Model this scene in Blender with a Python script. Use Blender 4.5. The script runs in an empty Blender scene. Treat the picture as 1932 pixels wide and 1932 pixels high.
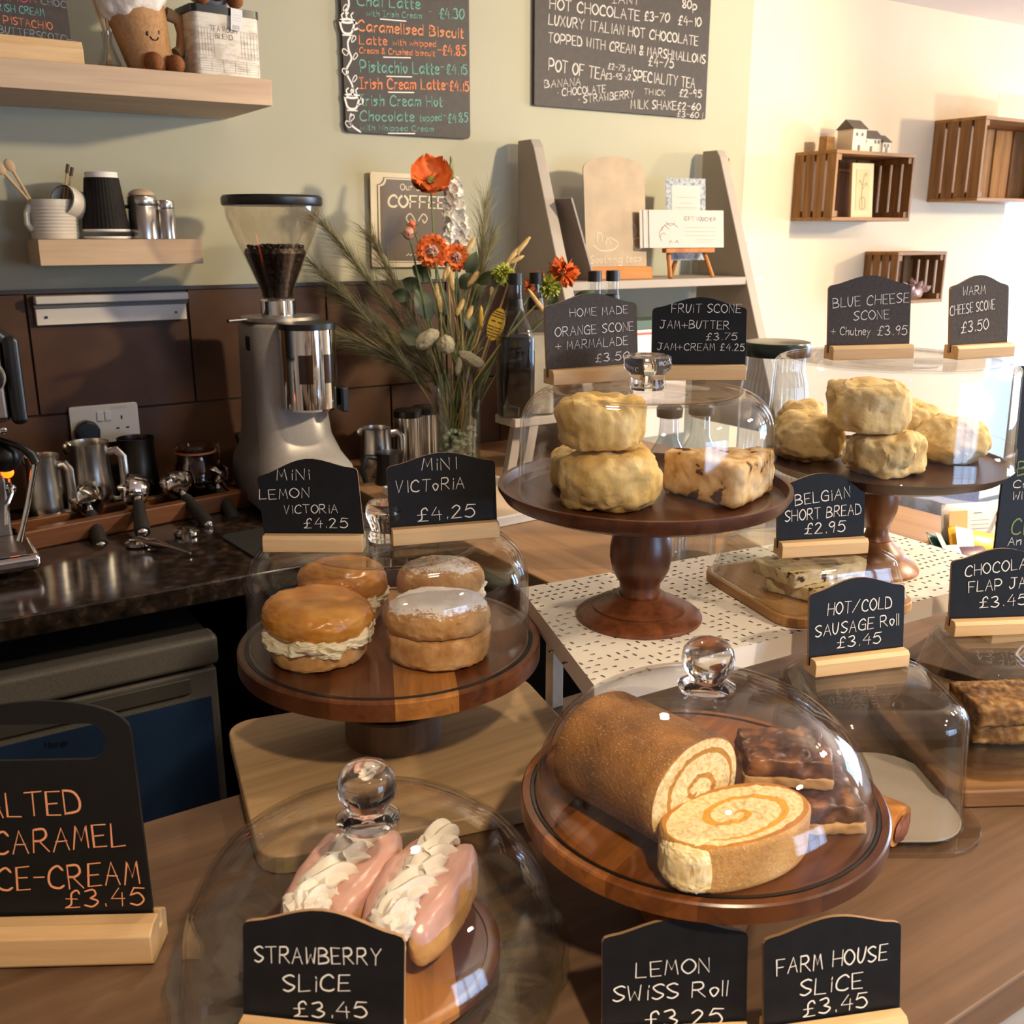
import bpy, bmesh, math, random
from mathutils import Vector, Matrix, noise
R=math.radians; PI=math.pi; rnd=random.Random(7)
SC=bpy.context.scene; COL=SC.collection

# ---------------- camera ----------------
FPX=1900.0; PITCH=R(15.47); YAW=R(33.0); CAM=Vector((0,0,1.52))
cam=bpy.data.objects.new('camera',bpy.data.cameras.new('camera')); COL.objects.link(cam)
cam.data.sensor_width=36; cam.data.lens=36*FPX/1932; cam.location=CAM
cam.rotation_euler=(PI/2-PITCH,0,-YAW); cam.data.clip_start=.02
cam.data.dof.use_dof=True; cam.data.dof.focus_distance=1.15; cam.data.dof.aperture_fstop=15
SC.camera=cam
# ---------------- light ----------------
SC.view_settings.view_transform='Standard'; SC.view_settings.look='None'
SC.view_settings.exposure=0.55; SC.view_settings.gamma=1; SC.view_settings.use_curve_mapping=False
SC.cycles.max_bounces=14; SC.cycles.transparent_max_bounces=48; SC.cycles.transmission_bounces=12
SC.cycles.diffuse_bounces=4; SC.cycles.glossy_bounces=6
SC.cycles.sample_clamp_indirect=4; SC.cycles.caustics_reflective=False; SC.cycles.caustics_refractive=False
W=bpy.data.worlds.new('sky'); SC.world=W; W.use_nodes=True
W.node_tree.nodes['Background'].inputs[0].default_value=(.55,.72,1,1)
W.node_tree.nodes['Background'].inputs[1].default_value=1.6
def area(name,loc,target,sx,sy,power,color):
    l=bpy.data.lights.new(name,'AREA'); l.shape='RECTANGLE'; l.size=sx; l.size_y=sy; l.energy=power; l.color=color
    o=bpy.data.objects.new(name,l); COL.objects.link(o); o.location=loc
    o.rotation_euler=(Vector(target)-Vector(loc)).to_track_quat('-Z','Y').to_euler(); return o
COOL=(.5,.69,1); WARM=(1,.79,.53)
area('daylight_right_window',(6.62,.9,1.25),(0,.9,1.2),1.9,1.5,150,COOL)
area('daylight_front_window',(2.6,-3.42,1.3),(2.6,2,1.2),2.0,1.4,75,COOL)
area('daylight_back_window',(4.55,2.72,1.1),(4.3,-1,.9),1.0,1.3,45,COOL)
def bulb(name,loc,power,color,rad=.05):
    l=bpy.data.lights.new(name,'POINT'); l.energy=power; l.color=color; l.shadow_soft_size=rad
    o=bpy.data.objects.new(name,l); COL.objects.link(o); o.location=loc; return o
def spot(name,loc,target,power,color,ang=110,rad=.05):
    l=bpy.data.lights.new(name,'SPOT'); l.energy=power; l.color=color; l.shadow_soft_size=rad; l.spot_size=R(ang); l.spot_blend=.6
    o=bpy.data.objects.new(name,l); COL.objects.link(o); o.location=loc
    o.rotation_euler=(Vector(target)-Vector(loc)).to_track_quat('-Z','Y').to_euler(); return o
bulb('pendant_bulb',(4.75,.75,1.93),98,(1,.8,.54),.07)
spot('added_wall_wash',(2.7,.35,2.2),(1.0,2.4,1.6),165,(1,.81,.54),100,.06)  # extra spot added to brighten the back wall, no known fixture there
DOWN=[(.15,-.45),(1.5,-.35),(2.7,.55),(1.0,1.45)]
for i,(x,y) in enumerate(DOWN): spot('downlight_lamp',(x,y,2.235),(x,y,0),(62,66,34,16)[i],WARM,130,.04)

# ---------------- pixel rays of the photograph -> places in the room ----------------
FW=Vector((math.sin(YAW)*math.cos(PITCH),math.cos(YAW)*math.cos(PITCH),-math.sin(PITCH)))
RT=Vector((math.cos(YAW),-math.sin(YAW),0)); UP=RT.cross(FW)
def ray(x,y): return FW+RT*((x-966)/FPX)-UP*((y-966)/FPX)
def Z(x,y,z): r=ray(x,y); return CAM+r*((z-CAM.z)/r.z)
def Y(x,y,Yw): r=ray(x,y); return CAM+r*(Yw/r.y)
def D(x,y,d): return CAM+ray(x,y)*d

# ---------------- materials ----------------
MATS={}
def srgb(h):
    if isinstance(h,str): c=[int(h[i:i+2],16)/255 for i in (0,2,4)]
    else: c=h
    return tuple(v/12.92 if v<=.04045 else ((v+.055)/1.055)**2.4 for v in c)+(1,)
def newmat(n):
    m=bpy.data.materials.new(n); m.use_nodes=True; nt=m.node_tree; return m,nt,nt.nodes['Principled BSDF']
def mat(n,c,rough=.5,metal=0,spec=.5,trans=0,emit=None,es=0,sss=0,ior=1.5):
    if n in MATS: return MATS[n]
    m,nt,b=newmat(n); b.inputs['Base Color'].default_value=srgb(c); b.inputs['Roughness'].default_value=rough
    b.inputs['Metallic'].default_value=metal; b.inputs['Specular IOR Level'].default_value=spec
    b.inputs['Transmission Weight'].default_value=trans; b.inputs['IOR'].default_value=ior
    if sss: b.inputs['Subsurface Weight'].default_value=sss; b.inputs['Subsurface Radius'].default_value=(.01,.006,.004); b.inputs['Subsurface Scale'].default_value=1
    if emit: b.inputs['Emission Color'].default_value=srgb(emit); b.inputs['Emission Strength'].default_value=es
    MATS[n]=m; return m
def N(nt,t,**k):
    n=nt.nodes.new(t)
    for a,v in k.items(): setattr(n,a,v)
    return n
def ramp(nt,stops,src):
    r=N(nt,'ShaderNodeValToRGB'); e=r.color_ramp.elements
    while len(e)<len(stops): e.new(.5)
    for i,(p,c) in enumerate(stops): e[i].position=p; e[i].color=srgb(c)
    nt.links.new(src,r.inputs[0]); return r.outputs[0]
def M_(nt,op,a,b=None):
    n=N(nt,'ShaderNodeMath',operation=op)
    for i,v in enumerate((a,b)):
        if v is None: continue
        if isinstance(v,(int,float)): n.inputs[i].default_value=v
        else: nt.links.new(v,n.inputs[i])
    return n.outputs[0]
def mixc(nt,f,a,b):
    n=N(nt,'ShaderNodeMix',data_type='RGBA'); 
    for i,v in ((0,f),(6,a),(7,b)):
        if isinstance(v,(int,float)): n.inputs[i].default_value=v
        elif isinstance(v,(tuple,str)): n.inputs[i].default_value=srgb(v)
        else: nt.links.new(v,n.inputs[i])
    return n.outputs[2]
def coords(nt,scale=(1,1,1),rot=(0,0,0),world=False):
    if world: s=N(nt,'ShaderNodeNewGeometry').outputs['Position']
    else: s=N(nt,'ShaderNodeTexCoord').outputs['Object']
    m=N(nt,'ShaderNodeMapping'); m.inputs['Scale'].default_value=scale; m.inputs['Rotation'].default_value=rot
    nt.links.new(s,m.inputs[0]); return m.outputs[0]
def noi(nt,vec,scale=5,detail=4,dist=0,rough=.5):
    n=N(nt,'ShaderNodeTexNoise'); n.inputs['Scale'].default_value=scale; n.inputs['Detail'].default_value=detail
    n.inputs['Distortion'].default_value=dist; n.inputs['Roughness'].default_value=rough; nt.links.new(vec,n.inputs[0]); return n.outputs[0]
def bump(nt,b,h,s=.2,d=.002):
    n=N(nt,'ShaderNodeBump'); n.inputs['Strength'].default_value=s; n.inputs['Distance'].default_value=d
    nt.links.new(h,n.inputs['Height']); nt.links.new(n.outputs[0],b.inputs['Normal'])
def nmat(n,stops,scale=20,detail=5,rough=.6,bs=.3,bd=.002,stretch=(1,1,1),spec=.4,metal=0,dist=0,bscale=None,rot=(0,0,0),world=False,sss=0):
    if n in MATS: return MATS[n]
    m,nt,b=newmat(n); v=coords(nt,stretch,rot,world); h=noi(nt,v,scale,detail,dist)
    nt.links.new(ramp(nt,stops,h),b.inputs['Base Color']); b.inputs['Roughness'].default_value=rough
    b.inputs['Specular IOR Level'].default_value=spec; b.inputs['Metallic'].default_value=metal
    if sss: b.inputs['Subsurface Weight'].default_value=sss; b.inputs['Subsurface Radius'].default_value=(.008,.005,.003); b.inputs['Subsurface Scale'].default_value=1
    if bs: bump(nt,b,noi(nt,v,bscale,6) if bscale else h,bs,bd)
    MATS[n]=m; return m
def wood(n,dark,light,axis='x',scale=1,rough=.5,spec=.35,world=False,rot=0,contrast=1,bs=.08):
    if n in MATS: return MATS[n]
    m,nt,b=newmat(n); L=2.2*scale; S=38*scale
    sc={'x':(L,S,S),'y':(S,L,S),'z':(S,S,L)}[axis]
    v=coords(nt,sc,(0,0,0),world) if not rot else coords(nt,sc,(0,0,rot),world)
    h=noi(nt,v,1.0,6,.6,.62); h2=noi(nt,v,4.5,3,.2)
    f=M_(nt,'ADD',M_(nt,'MULTIPLY',h,.75),M_(nt,'MULTIPLY',h2,.25))
    c=.5; w=.17/contrast
    nt.links.new(ramp(nt,[(c-w,dark),(c+w,light)],f),b.inputs['Base Color'])
    b.inputs['Roughness'].default_value=rough; b.inputs['Specular IOR Level'].default_value=spec
    bump(nt,b,h,bs,.001); MATS[n]=m; return m
def planks(n,cols,width,axis=0,rough=.35,spec=.5,rot=0):
    """strips of glued timber, each strip its own tone"""
    if n in MATS: return MATS[n]
    m,nt,b=newmat(n); v=coords(nt,(1,1,1),(0,0,rot)); s=N(nt,'ShaderNodeSeparateXYZ'); nt.links.new(v,s.inputs[0])
    k=M_(nt,'FLOOR',M_(nt,'DIVIDE',s.outputs[axis],width)); wn=N(nt,'ShaderNodeTexWhiteNoise',noise_dimensions='1D'); nt.links.new(k,wn.inputs['W'])
    base=ramp(nt,[(i/(len(cols)-1),c) for i,c in enumerate(cols)],wn.outputs['Value'])
    mp=N(nt,'ShaderNodeMapping'); sc=[60,60,60]; sc[1-axis]=5; mp.inputs['Scale'].default_value=sc; nt.links.new(v,mp.inputs[0])
    g=noi(nt,mp.outputs[0],1,6,.8,.6)
    dk=N(nt,'ShaderNodeMix',data_type='RGBA',blend_type='MULTIPLY'); dk.inputs[0].default_value=.75
    nt.links.new(base,dk.inputs[6]); nt.links.new(ramp(nt,[(.3,'8a7a70'),(.62,'ffffff')],g),dk.inputs[7])
    nt.links.new(dk.outputs[2],b.inputs['Base Color']); b.inputs['Roughness'].default_value=rough; b.inputs['Specular IOR Level'].default_value=spec
    bump(nt,b,g,.06,.001); MATS[n]=m; return m
def thin_glass(n,tint='ffffff',refl=.05,edge=.85,rough=0.0):
    if n in MATS: return MATS[n]
    m=bpy.data.materials.new(n); m.use_nodes=True; nt=m.node_tree; nt.nodes.clear()
    lw=N(nt,'ShaderNodeLayerWeight'); lw.inputs[0].default_value=.5
    f=M_(nt,'ADD',M_(nt,'MULTIPLY',M_(nt,'POWER',lw.outputs['Facing'],4.0),edge),refl)
    t=N(nt,'ShaderNodeBsdfTransparent'); t.inputs[0].default_value=srgb(tint)
    g=N(nt,'ShaderNodeBsdfGlossy'); g.inputs['Roughness'].default_value=rough
    mx=N(nt,'ShaderNodeMixShader'); nt.links.new(f,mx.inputs[0]); nt.links.new(t.outputs[0],mx.inputs[1]); nt.links.new(g.outputs[0],mx.inputs[2])
    o=N(nt,'ShaderNodeOutputMaterial'); nt.links.new(mx.outputs[0],o.inputs[0]); MATS[n]=m; return m

# ---------------- mesh builder ----------------
class MB:
    def __init__(s): s.v=[]; s.f=[]; s.mi=[]; s.cur=0
    def add(s,vs,fs):
        o=len(s.v); s.v+= [tuple(p) for p in vs]; s.f+=[tuple(i+o for i in f) for f in fs]; s.mi+=[s.cur]*len(fs); return s
    def box(s,x0,x1,y0,y1,z0,z1,M=None):
        vs=[Vector((x,y,z)) for z in (z0,z1) for y in (y0,y1) for x in (x0,x1)]
        if M: vs=[M@p for p in vs]
        return s.add(vs,[(0,2,3,1),(4,5,7,6),(0,1,5,4),(2,6,7,3),(0,4,6,2),(1,3,7,5)])
    def lathe(s,prof,n=48,M=None,caps=(True,True),lobes=0,amp=0.0):
        """revolve (r,z) about Z"""
        vs=[];fs=[];m=len(prof)
        for i in range(n):
            a=2*PI*i/n; k=1+amp*math.cos(lobes*a) if lobes else 1
            vs+=[Vector((r*k*math.cos(a),r*k*math.sin(a),z)) for r,z in prof]
        for i in range(n):
            j=(i+1)%n
            for q in range(m-1): fs.append((i*m+q,j*m+q,j*m+q+1,i*m+q+1))
        if caps[0] and prof[0][0]>1e-6: fs.append(tuple(i*m for i in range(n-1,-1,-1)))
        if caps[1] and prof[-1][0]>1e-6: fs.append(tuple(i*m+m-1 for i in range(n)))
        if M: vs=[M@p for p in vs]
        return s.add(vs,fs)
    def tube(s,pts,r,n=10,cap=True,star=0,amp=0,twist=0,flat=1):
        pts=[Vector(p) for p in pts]; m=len(pts); vs=[];fs=[]
        rr=r if isinstance(r,(list,tuple)) else [r]*m
        up=Vector((0,0,1)); prev=None
        for i,p in enumerate(pts):
            t=(pts[min(i+1,m-1)]-pts[max(i-1,0)]); t=t.normalized() if t.length>1e-9 else Vector((0,0,1))
            if prev is None:
                a=up if abs(t.z)<.95 else Vector((1,0,0)); x=t.cross(a).normalized()
            else: x=(prev-t*prev.dot(t)); x=x.normalized() if x.length>1e-6 else t.orthogonal().normalized()
            prev=x; y=t.cross(x)
            for k in range(n):
                a=2*PI*k/n; q=rr[i]*(1+(amp*math.cos(star*a) if star else 0)); a2=a+twist*i
                vs.append(p+x*(q*math.cos(a2))+y*(q*math.sin(a2)*flat))
        for i in range(m-1):
            for k in range(n): k2=(k+1)%n; fs.append((i*n+k,i*n+k2,(i+1)*n+k2,(i+1)*n+k))
        if cap: fs.append(tuple(range(n-1,-1,-1))); fs.append(tuple((m-1)*n+k for k in range(n)))
        return s.add(vs,fs)
    def prism(s,out,d0,d1,plane='xz',M=None):
        """outline extruded along the remaining axis"""
        n=len(out)
        def P(a,b,d): return Vector((a,d,b)) if plane=='xz' else (Vector((a,b,d)) if plane=='xy' else Vector((d,a,b)))
        vs=[P(a,b,d0) for a,b in out]+[P(a,b,d1) for a,b in out]
        if M: vs=[M@p for p in vs]
        fs=[tuple(range(n)),tuple(range(2*n-1,n-1,-1))]+[(i,i+n,(i+1)%n+n,(i+1)%n) for i in range(n)]
        return s.add(vs,fs)
    def blob(s,rx,ry,rz,p=(1,1),amp=0.0,freq=20,seed=0,sub=4,M=None,cut=None,amp2=0,freq2=70):
        """rounded lump: superellipsoid shaken by noise"""
        bm=bmesh.new(); bmesh.ops.create_icosphere(bm,subdivisions=sub,radius=1); vs=[]
        for v in bm.verts:
            d=v.co.normalized(); h=math.hypot(d.x,d.y); th=math.atan2(h,abs(d.z)); e=p[0]
            ch=abs(math.sin(th))**e; cz=abs(math.cos(th))**p[1]
            q=Vector((d.x/h*ch*rx if h>1e-6 else 0,d.y/h*ch*ry if h>1e-6 else 0,math.copysign(cz,d.z)*rz))
            if amp or amp2:
                nv=q*freq+Vector((seed*3.1,seed*1.7,seed)); k=noise.fractal(nv,1,2,3)*amp
                if amp2: k+=noise.fractal(q*freq2+Vector((seed,0,0)),1,2,2)*amp2
                q+=d*k
            if cut is not None and q.z<cut: q.z=cut
            vs.append(M@q if M else q)
        fs=[[l.vert.index for l in f.loops] for f in bm.faces]; bm.free(); return s.add(vs,fs)
    def build(s,name,m,parent=None,smooth=True,bevel=0,seg=2,loc=None,rot=None,angle=35,recalc=True,subsurf=0):
        me=bpy.data.meshes.new(name); me.from_pydata(s.v,[],s.f)
        for x in (m if isinstance(m,(list,tuple)) else [m]): me.materials.append(x)
        me.polygons.foreach_set('material_index',s.mi); me.update()
        if recalc:
            bm=bmesh.new(); bm.from_mesh(me); bmesh.ops.remove_doubles(bm,verts=bm.verts,dist=1e-6); bmesh.ops.recalc_face_normals(bm,faces=bm.faces); bm.to_mesh(me); bm.free()
        if smooth:
            me.polygons.foreach_set('use_smooth',[True]*len(me.polygons)); me.set_sharp_from_angle(angle=R(angle))
        o=bpy.data.objects.new(name,me); COL.objects.link(o)
        if parent: o.parent=parent
        if loc is not None: o.location=loc
        if rot is not None: o.rotation_euler=rot
        if bevel:
            b=o.modifiers.new('bevel','BEVEL'); b.width=bevel; b.segments=seg; b.limit_method='ANGLE'; b.angle_limit=R(40); b.harden_normals=True
        if subsurf:
            b=o.modifiers.new('sub','SUBSURF'); b.levels=b.render_levels=subsurf
        return o
def tag(o,label,cat,group=None):
    o['label']=label; o['category']=cat
    if group: o['group']=group
    return o
def thing(name,label,cat,loc=(0,0,0),rz=0,group=None):
    o=bpy.data.objects.new(name,None); COL.objects.link(o); o.location=loc; o.rotation_euler=(0,0,rz); o.empty_display_size=.05
    return tag(o,label,cat,group)
def struct(o): o['kind']='structure'; return o
def copy_thing(root,loc,rz,label):
    r=root.copy(); COL.objects.link(r); r.location=loc; r.rotation_euler=(0,0,rz); r['label']=label
    for ch in root.children:
        c=ch.copy(); COL.objects.link(c); c.parent=r
        for g in ch.children:
            d=g.copy(); COL.objects.link(d); d.parent=c
    return r
def crumbly(o,voxel=.003,strength=.003,size=.012,smooth=2):
    m=o.modifiers.new('remesh','REMESH'); m.mode='VOXEL'; m.voxel_size=voxel; m.use_smooth_shade=True
    if smooth:
        m=o.modifiers.new('soft','SMOOTH'); m.iterations=smooth; m.factor=.5
    t=bpy.data.textures.new('crumb','CLOUDS'); t.noise_scale=size; t.noise_depth=3
    m=o.modifiers.new('rough','DISPLACE'); m.texture=t; m.strength=strength; m.mid_level=.5; m.texture_coords='GLOBAL'
    return o
def rrect(w,h,r,n=5,cx=0,cy=0):
    out=[]
    for sx,sy,a0 in ((1,1,0),(-1,1,90),(-1,-1,180),(1,-1,270)):
        for i in range(n+1):
            a=R(a0+90*i/n); out.append((cx+sx*(w/2-r)+r*math.cos(a),cy+sy*(h/2-r)+r*math.sin(a)))
    return out

# ---------------- handwriting: single strokes ----------------
GL={'A':'043e64;1858','B':'0e04;~0e3e5c4a09;~0949675504','C':'~6c4e1c08154465','D':'0e04;~0e4d695504','E':'5e0e0454;0949','F':'5e0e04;0949',
'G':'~6c4e1c08154465;396964','H':'0e04;6e64;0969','I':'2e24','!':'0e4e;2e24;0444','J':'1e6e;~4e47351406','K':'0e04;5e09;1954','L':'0e0454','M':'041e375e64','N':'040e545e',
'O':'~3e0b0734676b3e','P':'0e04;~0e4e6b4808','Q':'~3e0b0734676b3e;4764','R':'0e04;~0e4e5b3909;2964','S':'~5d3e0c2957452405','T':'0e6e;3e34','U':'~0e0724475e',
'V':'0e245e','W':'0e143a546e','X':'0e64;6e04','Y':'0e396e;3934','Z':'0e6e0464','0':'~3e0b0724575b3e','1':'1c2e24','2':'~0c2e4c3904;0454','3':'~0d3e4b29;~29573405',
'4':'3e0858;4b44','5':'5e1e0a;~0a3b573405','6':'~4e190634573917','7':'0e5e14','8':'~4d2e0c295734062 84d','9':'~4c2e0b294c;4c34','£':'~5c4e2c2604;0454;0949',
'-':'0949','+':'3b35;0868','.':'1514','/':'047f','&':'~541c3e4c062458','a':'~5a2a072457;5a54','b':'0e04;~093a573404','c':'~492a072445','d':'5e54;~592a072456',
'e':'~07483a1a062445','f':'~4d3e1b14;0a3a','g':'~5a2a072457;~5a513001','h':'0e04;~083a4944','i':'1a14;1d1c','j':'~2a221001','k':'0e04;4a07;2854','l':'0e04',
'm':'0a04;~082a3934;~385a6964','n':'0a04;~083a4944','o':'~2a0824482a','p':'0a00;~093a573404','q':'~5a2a072457;5a50','r':'0a04;~082a3a','s':'~492a09372504',
't':'~1d152434;0a3a','u':'~0a062446;4a44','v':'0a244a','w':'0a1438546a','x':'0a44;4a04','y':'0a25;4a00','z':'0a4a0444','*':'1819'}
def catmull(p,k=4):
    out=[]; n=len(p); closed=(p[0]==p[-1])
    for i in range(n-1):
        a=p[i-1] if i>0 else (p[-2] if closed else p[0]); b=p[i]; c=p[i+1]; d=p[i+2] if i+2<n else (p[1] if closed else p[-1])
        for q in range(k):
            t=q/k; out.append(tuple(.5*(2*b[j]+(c[j]-a[j])*t+(2*a[j]-5*b[j]+4*c[j]-d[j])*t*t+(3*b[j]-a[j]-3*c[j]+d[j])*t**3) for j in (0,1)))
    out.append(p[-1]); return out
def strokes(txt,jit=.25):
    """strokes of a line of writing: unit = cap height 10; returns list of polylines and the width"""
    x=0; out=[]
    for ch in txt:
        if ch==' ': x+=4.5; continue
        g=GL.get(ch)
        if g is None: continue
        mx=0; dy=rnd.uniform(-jit,jit)*1.2; sk=rnd.uniform(-.03,.08)
        for st in g.replace(' ','').split(';'):
            sm=st[0]=='~'; st=st.lstrip('~'); st=st[:len(st)//2*2]
            p=[(int(st[i],16),int(st[i+1],16)-4) for i in range(0,len(st),2)]
            mx=max(mx,max(a for a,b in p))
            p=[(a+rnd.uniform(-jit,jit)*.7*(not sm)+sk*b,b+dy+rnd.uniform(-jit,jit)*(not sm)) for a,b in p]
            if sm: p=catmull(p,4)
            out.append([(x+a,b) for a,b in p])
        x+=mx+2.1
    return out,max(x-2.1,1)
def ribbon(mb,pl,w,y,xz=True):
    """flat chalk stroke lying just off a surface at depth y"""
    n=len(pl)
    if n<2: return
    L=[];Rr=[]
    for i,(a,b) in enumerate(pl):
        p0=pl[max(i-1,0)];p1=pl[min(i+1,n-1)]; tx,tz=p1[0]-p0[0],p1[1]-p0[1]; l=math.hypot(tx,tz) or 1e-9; tx/=l;tz/=l
        if i==0: a-=tx*w*.4;b-=tz*w*.4
        if i==n-1: a+=tx*w*.4;b+=tz*w*.4
        k=w*.5*(.55 if i in(0,n-1) else 1)
        L.append((a-tz*k,y,b+tx*k)); Rr.append((a+tz*k,y,b-tx*k))
    mb.add(L+Rr,[(i,i+1,n+i+1,n+i) for i in range(n-1)])
LW=.1
def write(mb,txt,a,b,cap,y=-.0006,w=None,jit=.25):
    """write txt between local points a,b (x,z) with letters cap high"""
    st,wd=strokes(txt,jit); dx,dz=b[0]-a[0],b[1]-a[1]; l=math.hypot(dx,dz); ux,uz=dx/l,dz/l; sx=l/wd; sz=cap/10; w=w or cap*LW
    for p in st: ribbon(mb,[(a[0]+ux*q*sx-uz*h*sz*.6,a[1]+uz*q*sx+h*sz) for q,h in p],w,y)
def on_plane(Minv,x,y):
    """pixel ray -> (x,z) on the local plane y=0 of an object"""
    o=Minv@CAM; d=(Minv.to_3x3()@ray(x,y)); t=-o.y/d.y; p=o+d*t; return (p.x,p.z)
def px_write(mb,Minv,lines,y=-.0006,jit=.25):
    for txt,x0,y0,x1,y1,cap in lines:
        a=on_plane(Minv,x0,y0); b=on_plane(Minv,x1,y1); c=on_plane(Minv,x0,y0-cap); write(mb,txt,a,b,c[1]-a[1],y,jit=jit)
def px_lines(name,m,parent,Minv,lines,jit=.25):
    for l in lines:
        q=MB(); px_write(q,Minv,[l],jit=jit); q.build(name,m,parent,smooth=False,recalc=False)

# ================= the room =================
M_sage=nmat('sage_paint',[(.3,'b1ae98'),(.7,'b6b39d')],3,3,.75,.05,.001,spec=.2)
M_cream=nmat('cream_paint',[(.3,'e3d2b4'),(.7,'e8d8bc')],3,3,.75,.05,.001,spec=.2)
M_dim=nmat('warm_white_paint',[(.3,'d8c8b4'),(.7,'dccdb9')],3,3,.8,.03,.001,spec=.2)
M_ceil=nmat('ceiling_paint',[(.3,'efe2da'),(.7,'f3e7df')],3,3,.8,.03,.001,spec=.2)
M_frame=mat('window_paint','c3cbb8',.5)
M_white=mat('white_plastic','e6e2dc',.35)
M_floor=wood('floor_boards','6d5947','93795f','x',.5,.45,world=True)
CEIL=2.265; BW=2.4
struct(MB().box(-2.3,6.6,-3.4,4.2,-.1,0).build('floor',M_floor,smooth=False))
struct(MB().box(-2.3,6.6,-3.4,4.2,CEIL,CEIL+.1).build('ceiling',M_ceil,smooth=False))
struct(MB().box(-2.3,2.43,BW,BW+.12,0,CEIL).build('wall_back',M_sage,smooth=False))
w=MB(); w.box(2.43,3.86,BW,BW+.12,0,CEIL); w.box(3.86,5.4,BW,BW+.12,1.74,CEIL); w.box(3.86,5.4,BW,BW+.12,0,.35); w.box(5.4,6.6,BW,BW+.12,0,CEIL)
struct(w.build('wall_alcove',M_cream,smooth=False))
struct(MB().box(-2.3,-2.2,-3.3,BW,0,CEIL).build('wall_left',M_dim,smooth=False))
w=MB(); w.box(6.5,6.6,-3.3,-.05,0,CEIL); w.box(6.5,6.6,1.85,BW,0,CEIL); w.box(6.5,6.6,-.05,1.85,0,.5); w.box(6.5,6.6,-.05,1.85,2.0,CEIL)
struct(w.build('wall_right',M_cream,smooth=False))
w=MB(); w.box(-2.3,1.6,-3.4,-3.3,0,CEIL); w.box(3.6,6.6,-3.4,-3.3,0,CEIL); w.box(1.6,3.6,-3.4,-3.3,0,.55); w.box(1.6,3.6,-3.4,-3.3,2.0,CEIL)
struct(w.build('wall_front',M_dim,smooth=False))
def window_frame(name,x0,x1,y0,y1,z0,z1,along,nv,nh,m,t=.05):
    b=MB()
    if along=='x':
        b.box(x0,x1,y0,y1,z0,z0+t); b.box(x0,x1,y0,y1,z1-t,z1)
        for i in range(nv+1): a=x0+(x1-x0-t)*i/nv; b.box(a,a+t,y0,y1,z0+t,z1-t)
        for i in range(1,nh): a=z0+(z1-z0)*i/nh; b.box(x0+t,x1-t,y0+.005,y1-.005,a-.015,a+.015)
    else:
        b.box(x0,x1,y0,y1,z0,z0+t); b.box(x0,x1,y0,y1,z1-t,z1)
        for i in range(nv+1): a=y0+(y1-y0-t)*i/nv; b.box(x0,x1,a,a+t,z0+t,z1-t)
        for i in range(1,nh): a=z0+(z1-z0)*i/nh; b.box(x0+.005,x1-.005,y0+t,y1-t,a-.015,a+.015)
    return struct(b.build(name,m,smooth=False))
window_frame('window_1',3.98,5.35,BW+.17,BW+.23,.35,1.74,'x',2,2,M_frame,.055)
window_frame('window_2',6.52,6.57,-.05,1.85,.5,2.0,'y',3,2,M_white)
window_frame('window_3',1.6,3.6,-3.37,-3.32,.55,2.0,'x',3,2,M_white)
M_pane=thin_glass('window_pane','f4f8fa',.03,.5)
for wn,bx in (('window_1',(4.035,5.295,BW+.198,BW+.202,.405,1.685)),('window_2',(6.543,6.547,0,1.8,.55,1.95)),('window_3',(1.65,3.55,-3.347,-3.343,.6,1.95))):
    struct(MB().box(*bx).build('window_pane',M_pane,bpy.data.objects[wn],smooth=False))
# reveal boards of the back window recess
w=MB(); w.box(3.86,3.98,BW+.121,BW+.23,.35,1.74); w.box(5.35,5.4,BW+.121,BW+.23,.35,1.74)
struct(w.build('trim_1',M_frame,smooth=False))

# splashback tiles
M_tile=nmat('brown_tile',[(.25,'3a2417'),(.55,'4f3422'),(.8,'5c4029')],6,5,.5,.12,.001,spec=.3,world=True)
M_grout=mat('grout','2a1d17',.8)
M_trim=mat('tile_trim','2c1d15',.4)
struct(MB().box(-2.2,1.6,2.392,2.3995,.911,1.4).build('wall_tile_grout',M_grout,smooth=False))
w=MB()
for row,(z0,z1,off) in enumerate(((1.137,1.395,.32),(.933,1.133,.49))):
    x=off-.34*8
    while x<1.6:
        a,b=max(x+.002,-2.2),min(x+.338,1.6)
        if b>a: w.box(a,b,2.387,2.3925,z0,z1)
        x+=.34
struct(w.build('wall_tiles',M_tile,smooth=False,bevel=.0015,seg=1))
struct(MB().box(-2.2,1.6,2.382,2.3985,1.396,1.404).build('trim_2',M_trim,smooth=False))

# ================= counters =================
M_oak=wood('grey_oak_laminate','56402f','7b5f49','x',.55,.42,.45,contrast=1.0,rot=R(8))
M_oakr=wood('oak_return','7b5c41','9f7b59','y',.5,.45,.4)
M_dark=mat('dark_carcass','14151a',.6)
t=thing('front_counter','grey-brown oak laminate serving counter holding the cake stands','counter')
MB().box(-.75,1.86,.345,.95,.912,.95).build('worktop',M_oak,t,smooth=False,bevel=.003)
MB().box(-.73,1.84,.37,.40,0,.912).build('front_panel',mat('panel_grey','a9a59c',.5),t,smooth=False)
MB().box(-.73,1.84,.40,.93,.02,.06).build('bottom_shelf',M_dark,t,smooth=False)
for x in (-.70,1.80): MB().box(x,x+.03,.401,.93,.06,.912).build('side_panel',M_dark,t,smooth=False)
t=thing('return_counter','warm oak worktop running back to the wall behind the scones','counter')
MB().box(.93,1.86,.951,2.385,.912,.95).build('worktop',M_oakr,t,smooth=False,bevel=.003)
MB().box(.95,1.83,.97,2.37,.0,.911).build('cabinet_body',M_dark,t,smooth=False)
M_granite=nmat('dark_granite',[(.35,'120e0c'),(.55,'2a211b'),(.72,'4a3b2f')],45,6,.12,0,spec=.6,world=True)
t=thing('back_counter','dark polished granite worktop along the tiled wall','counter')
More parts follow.
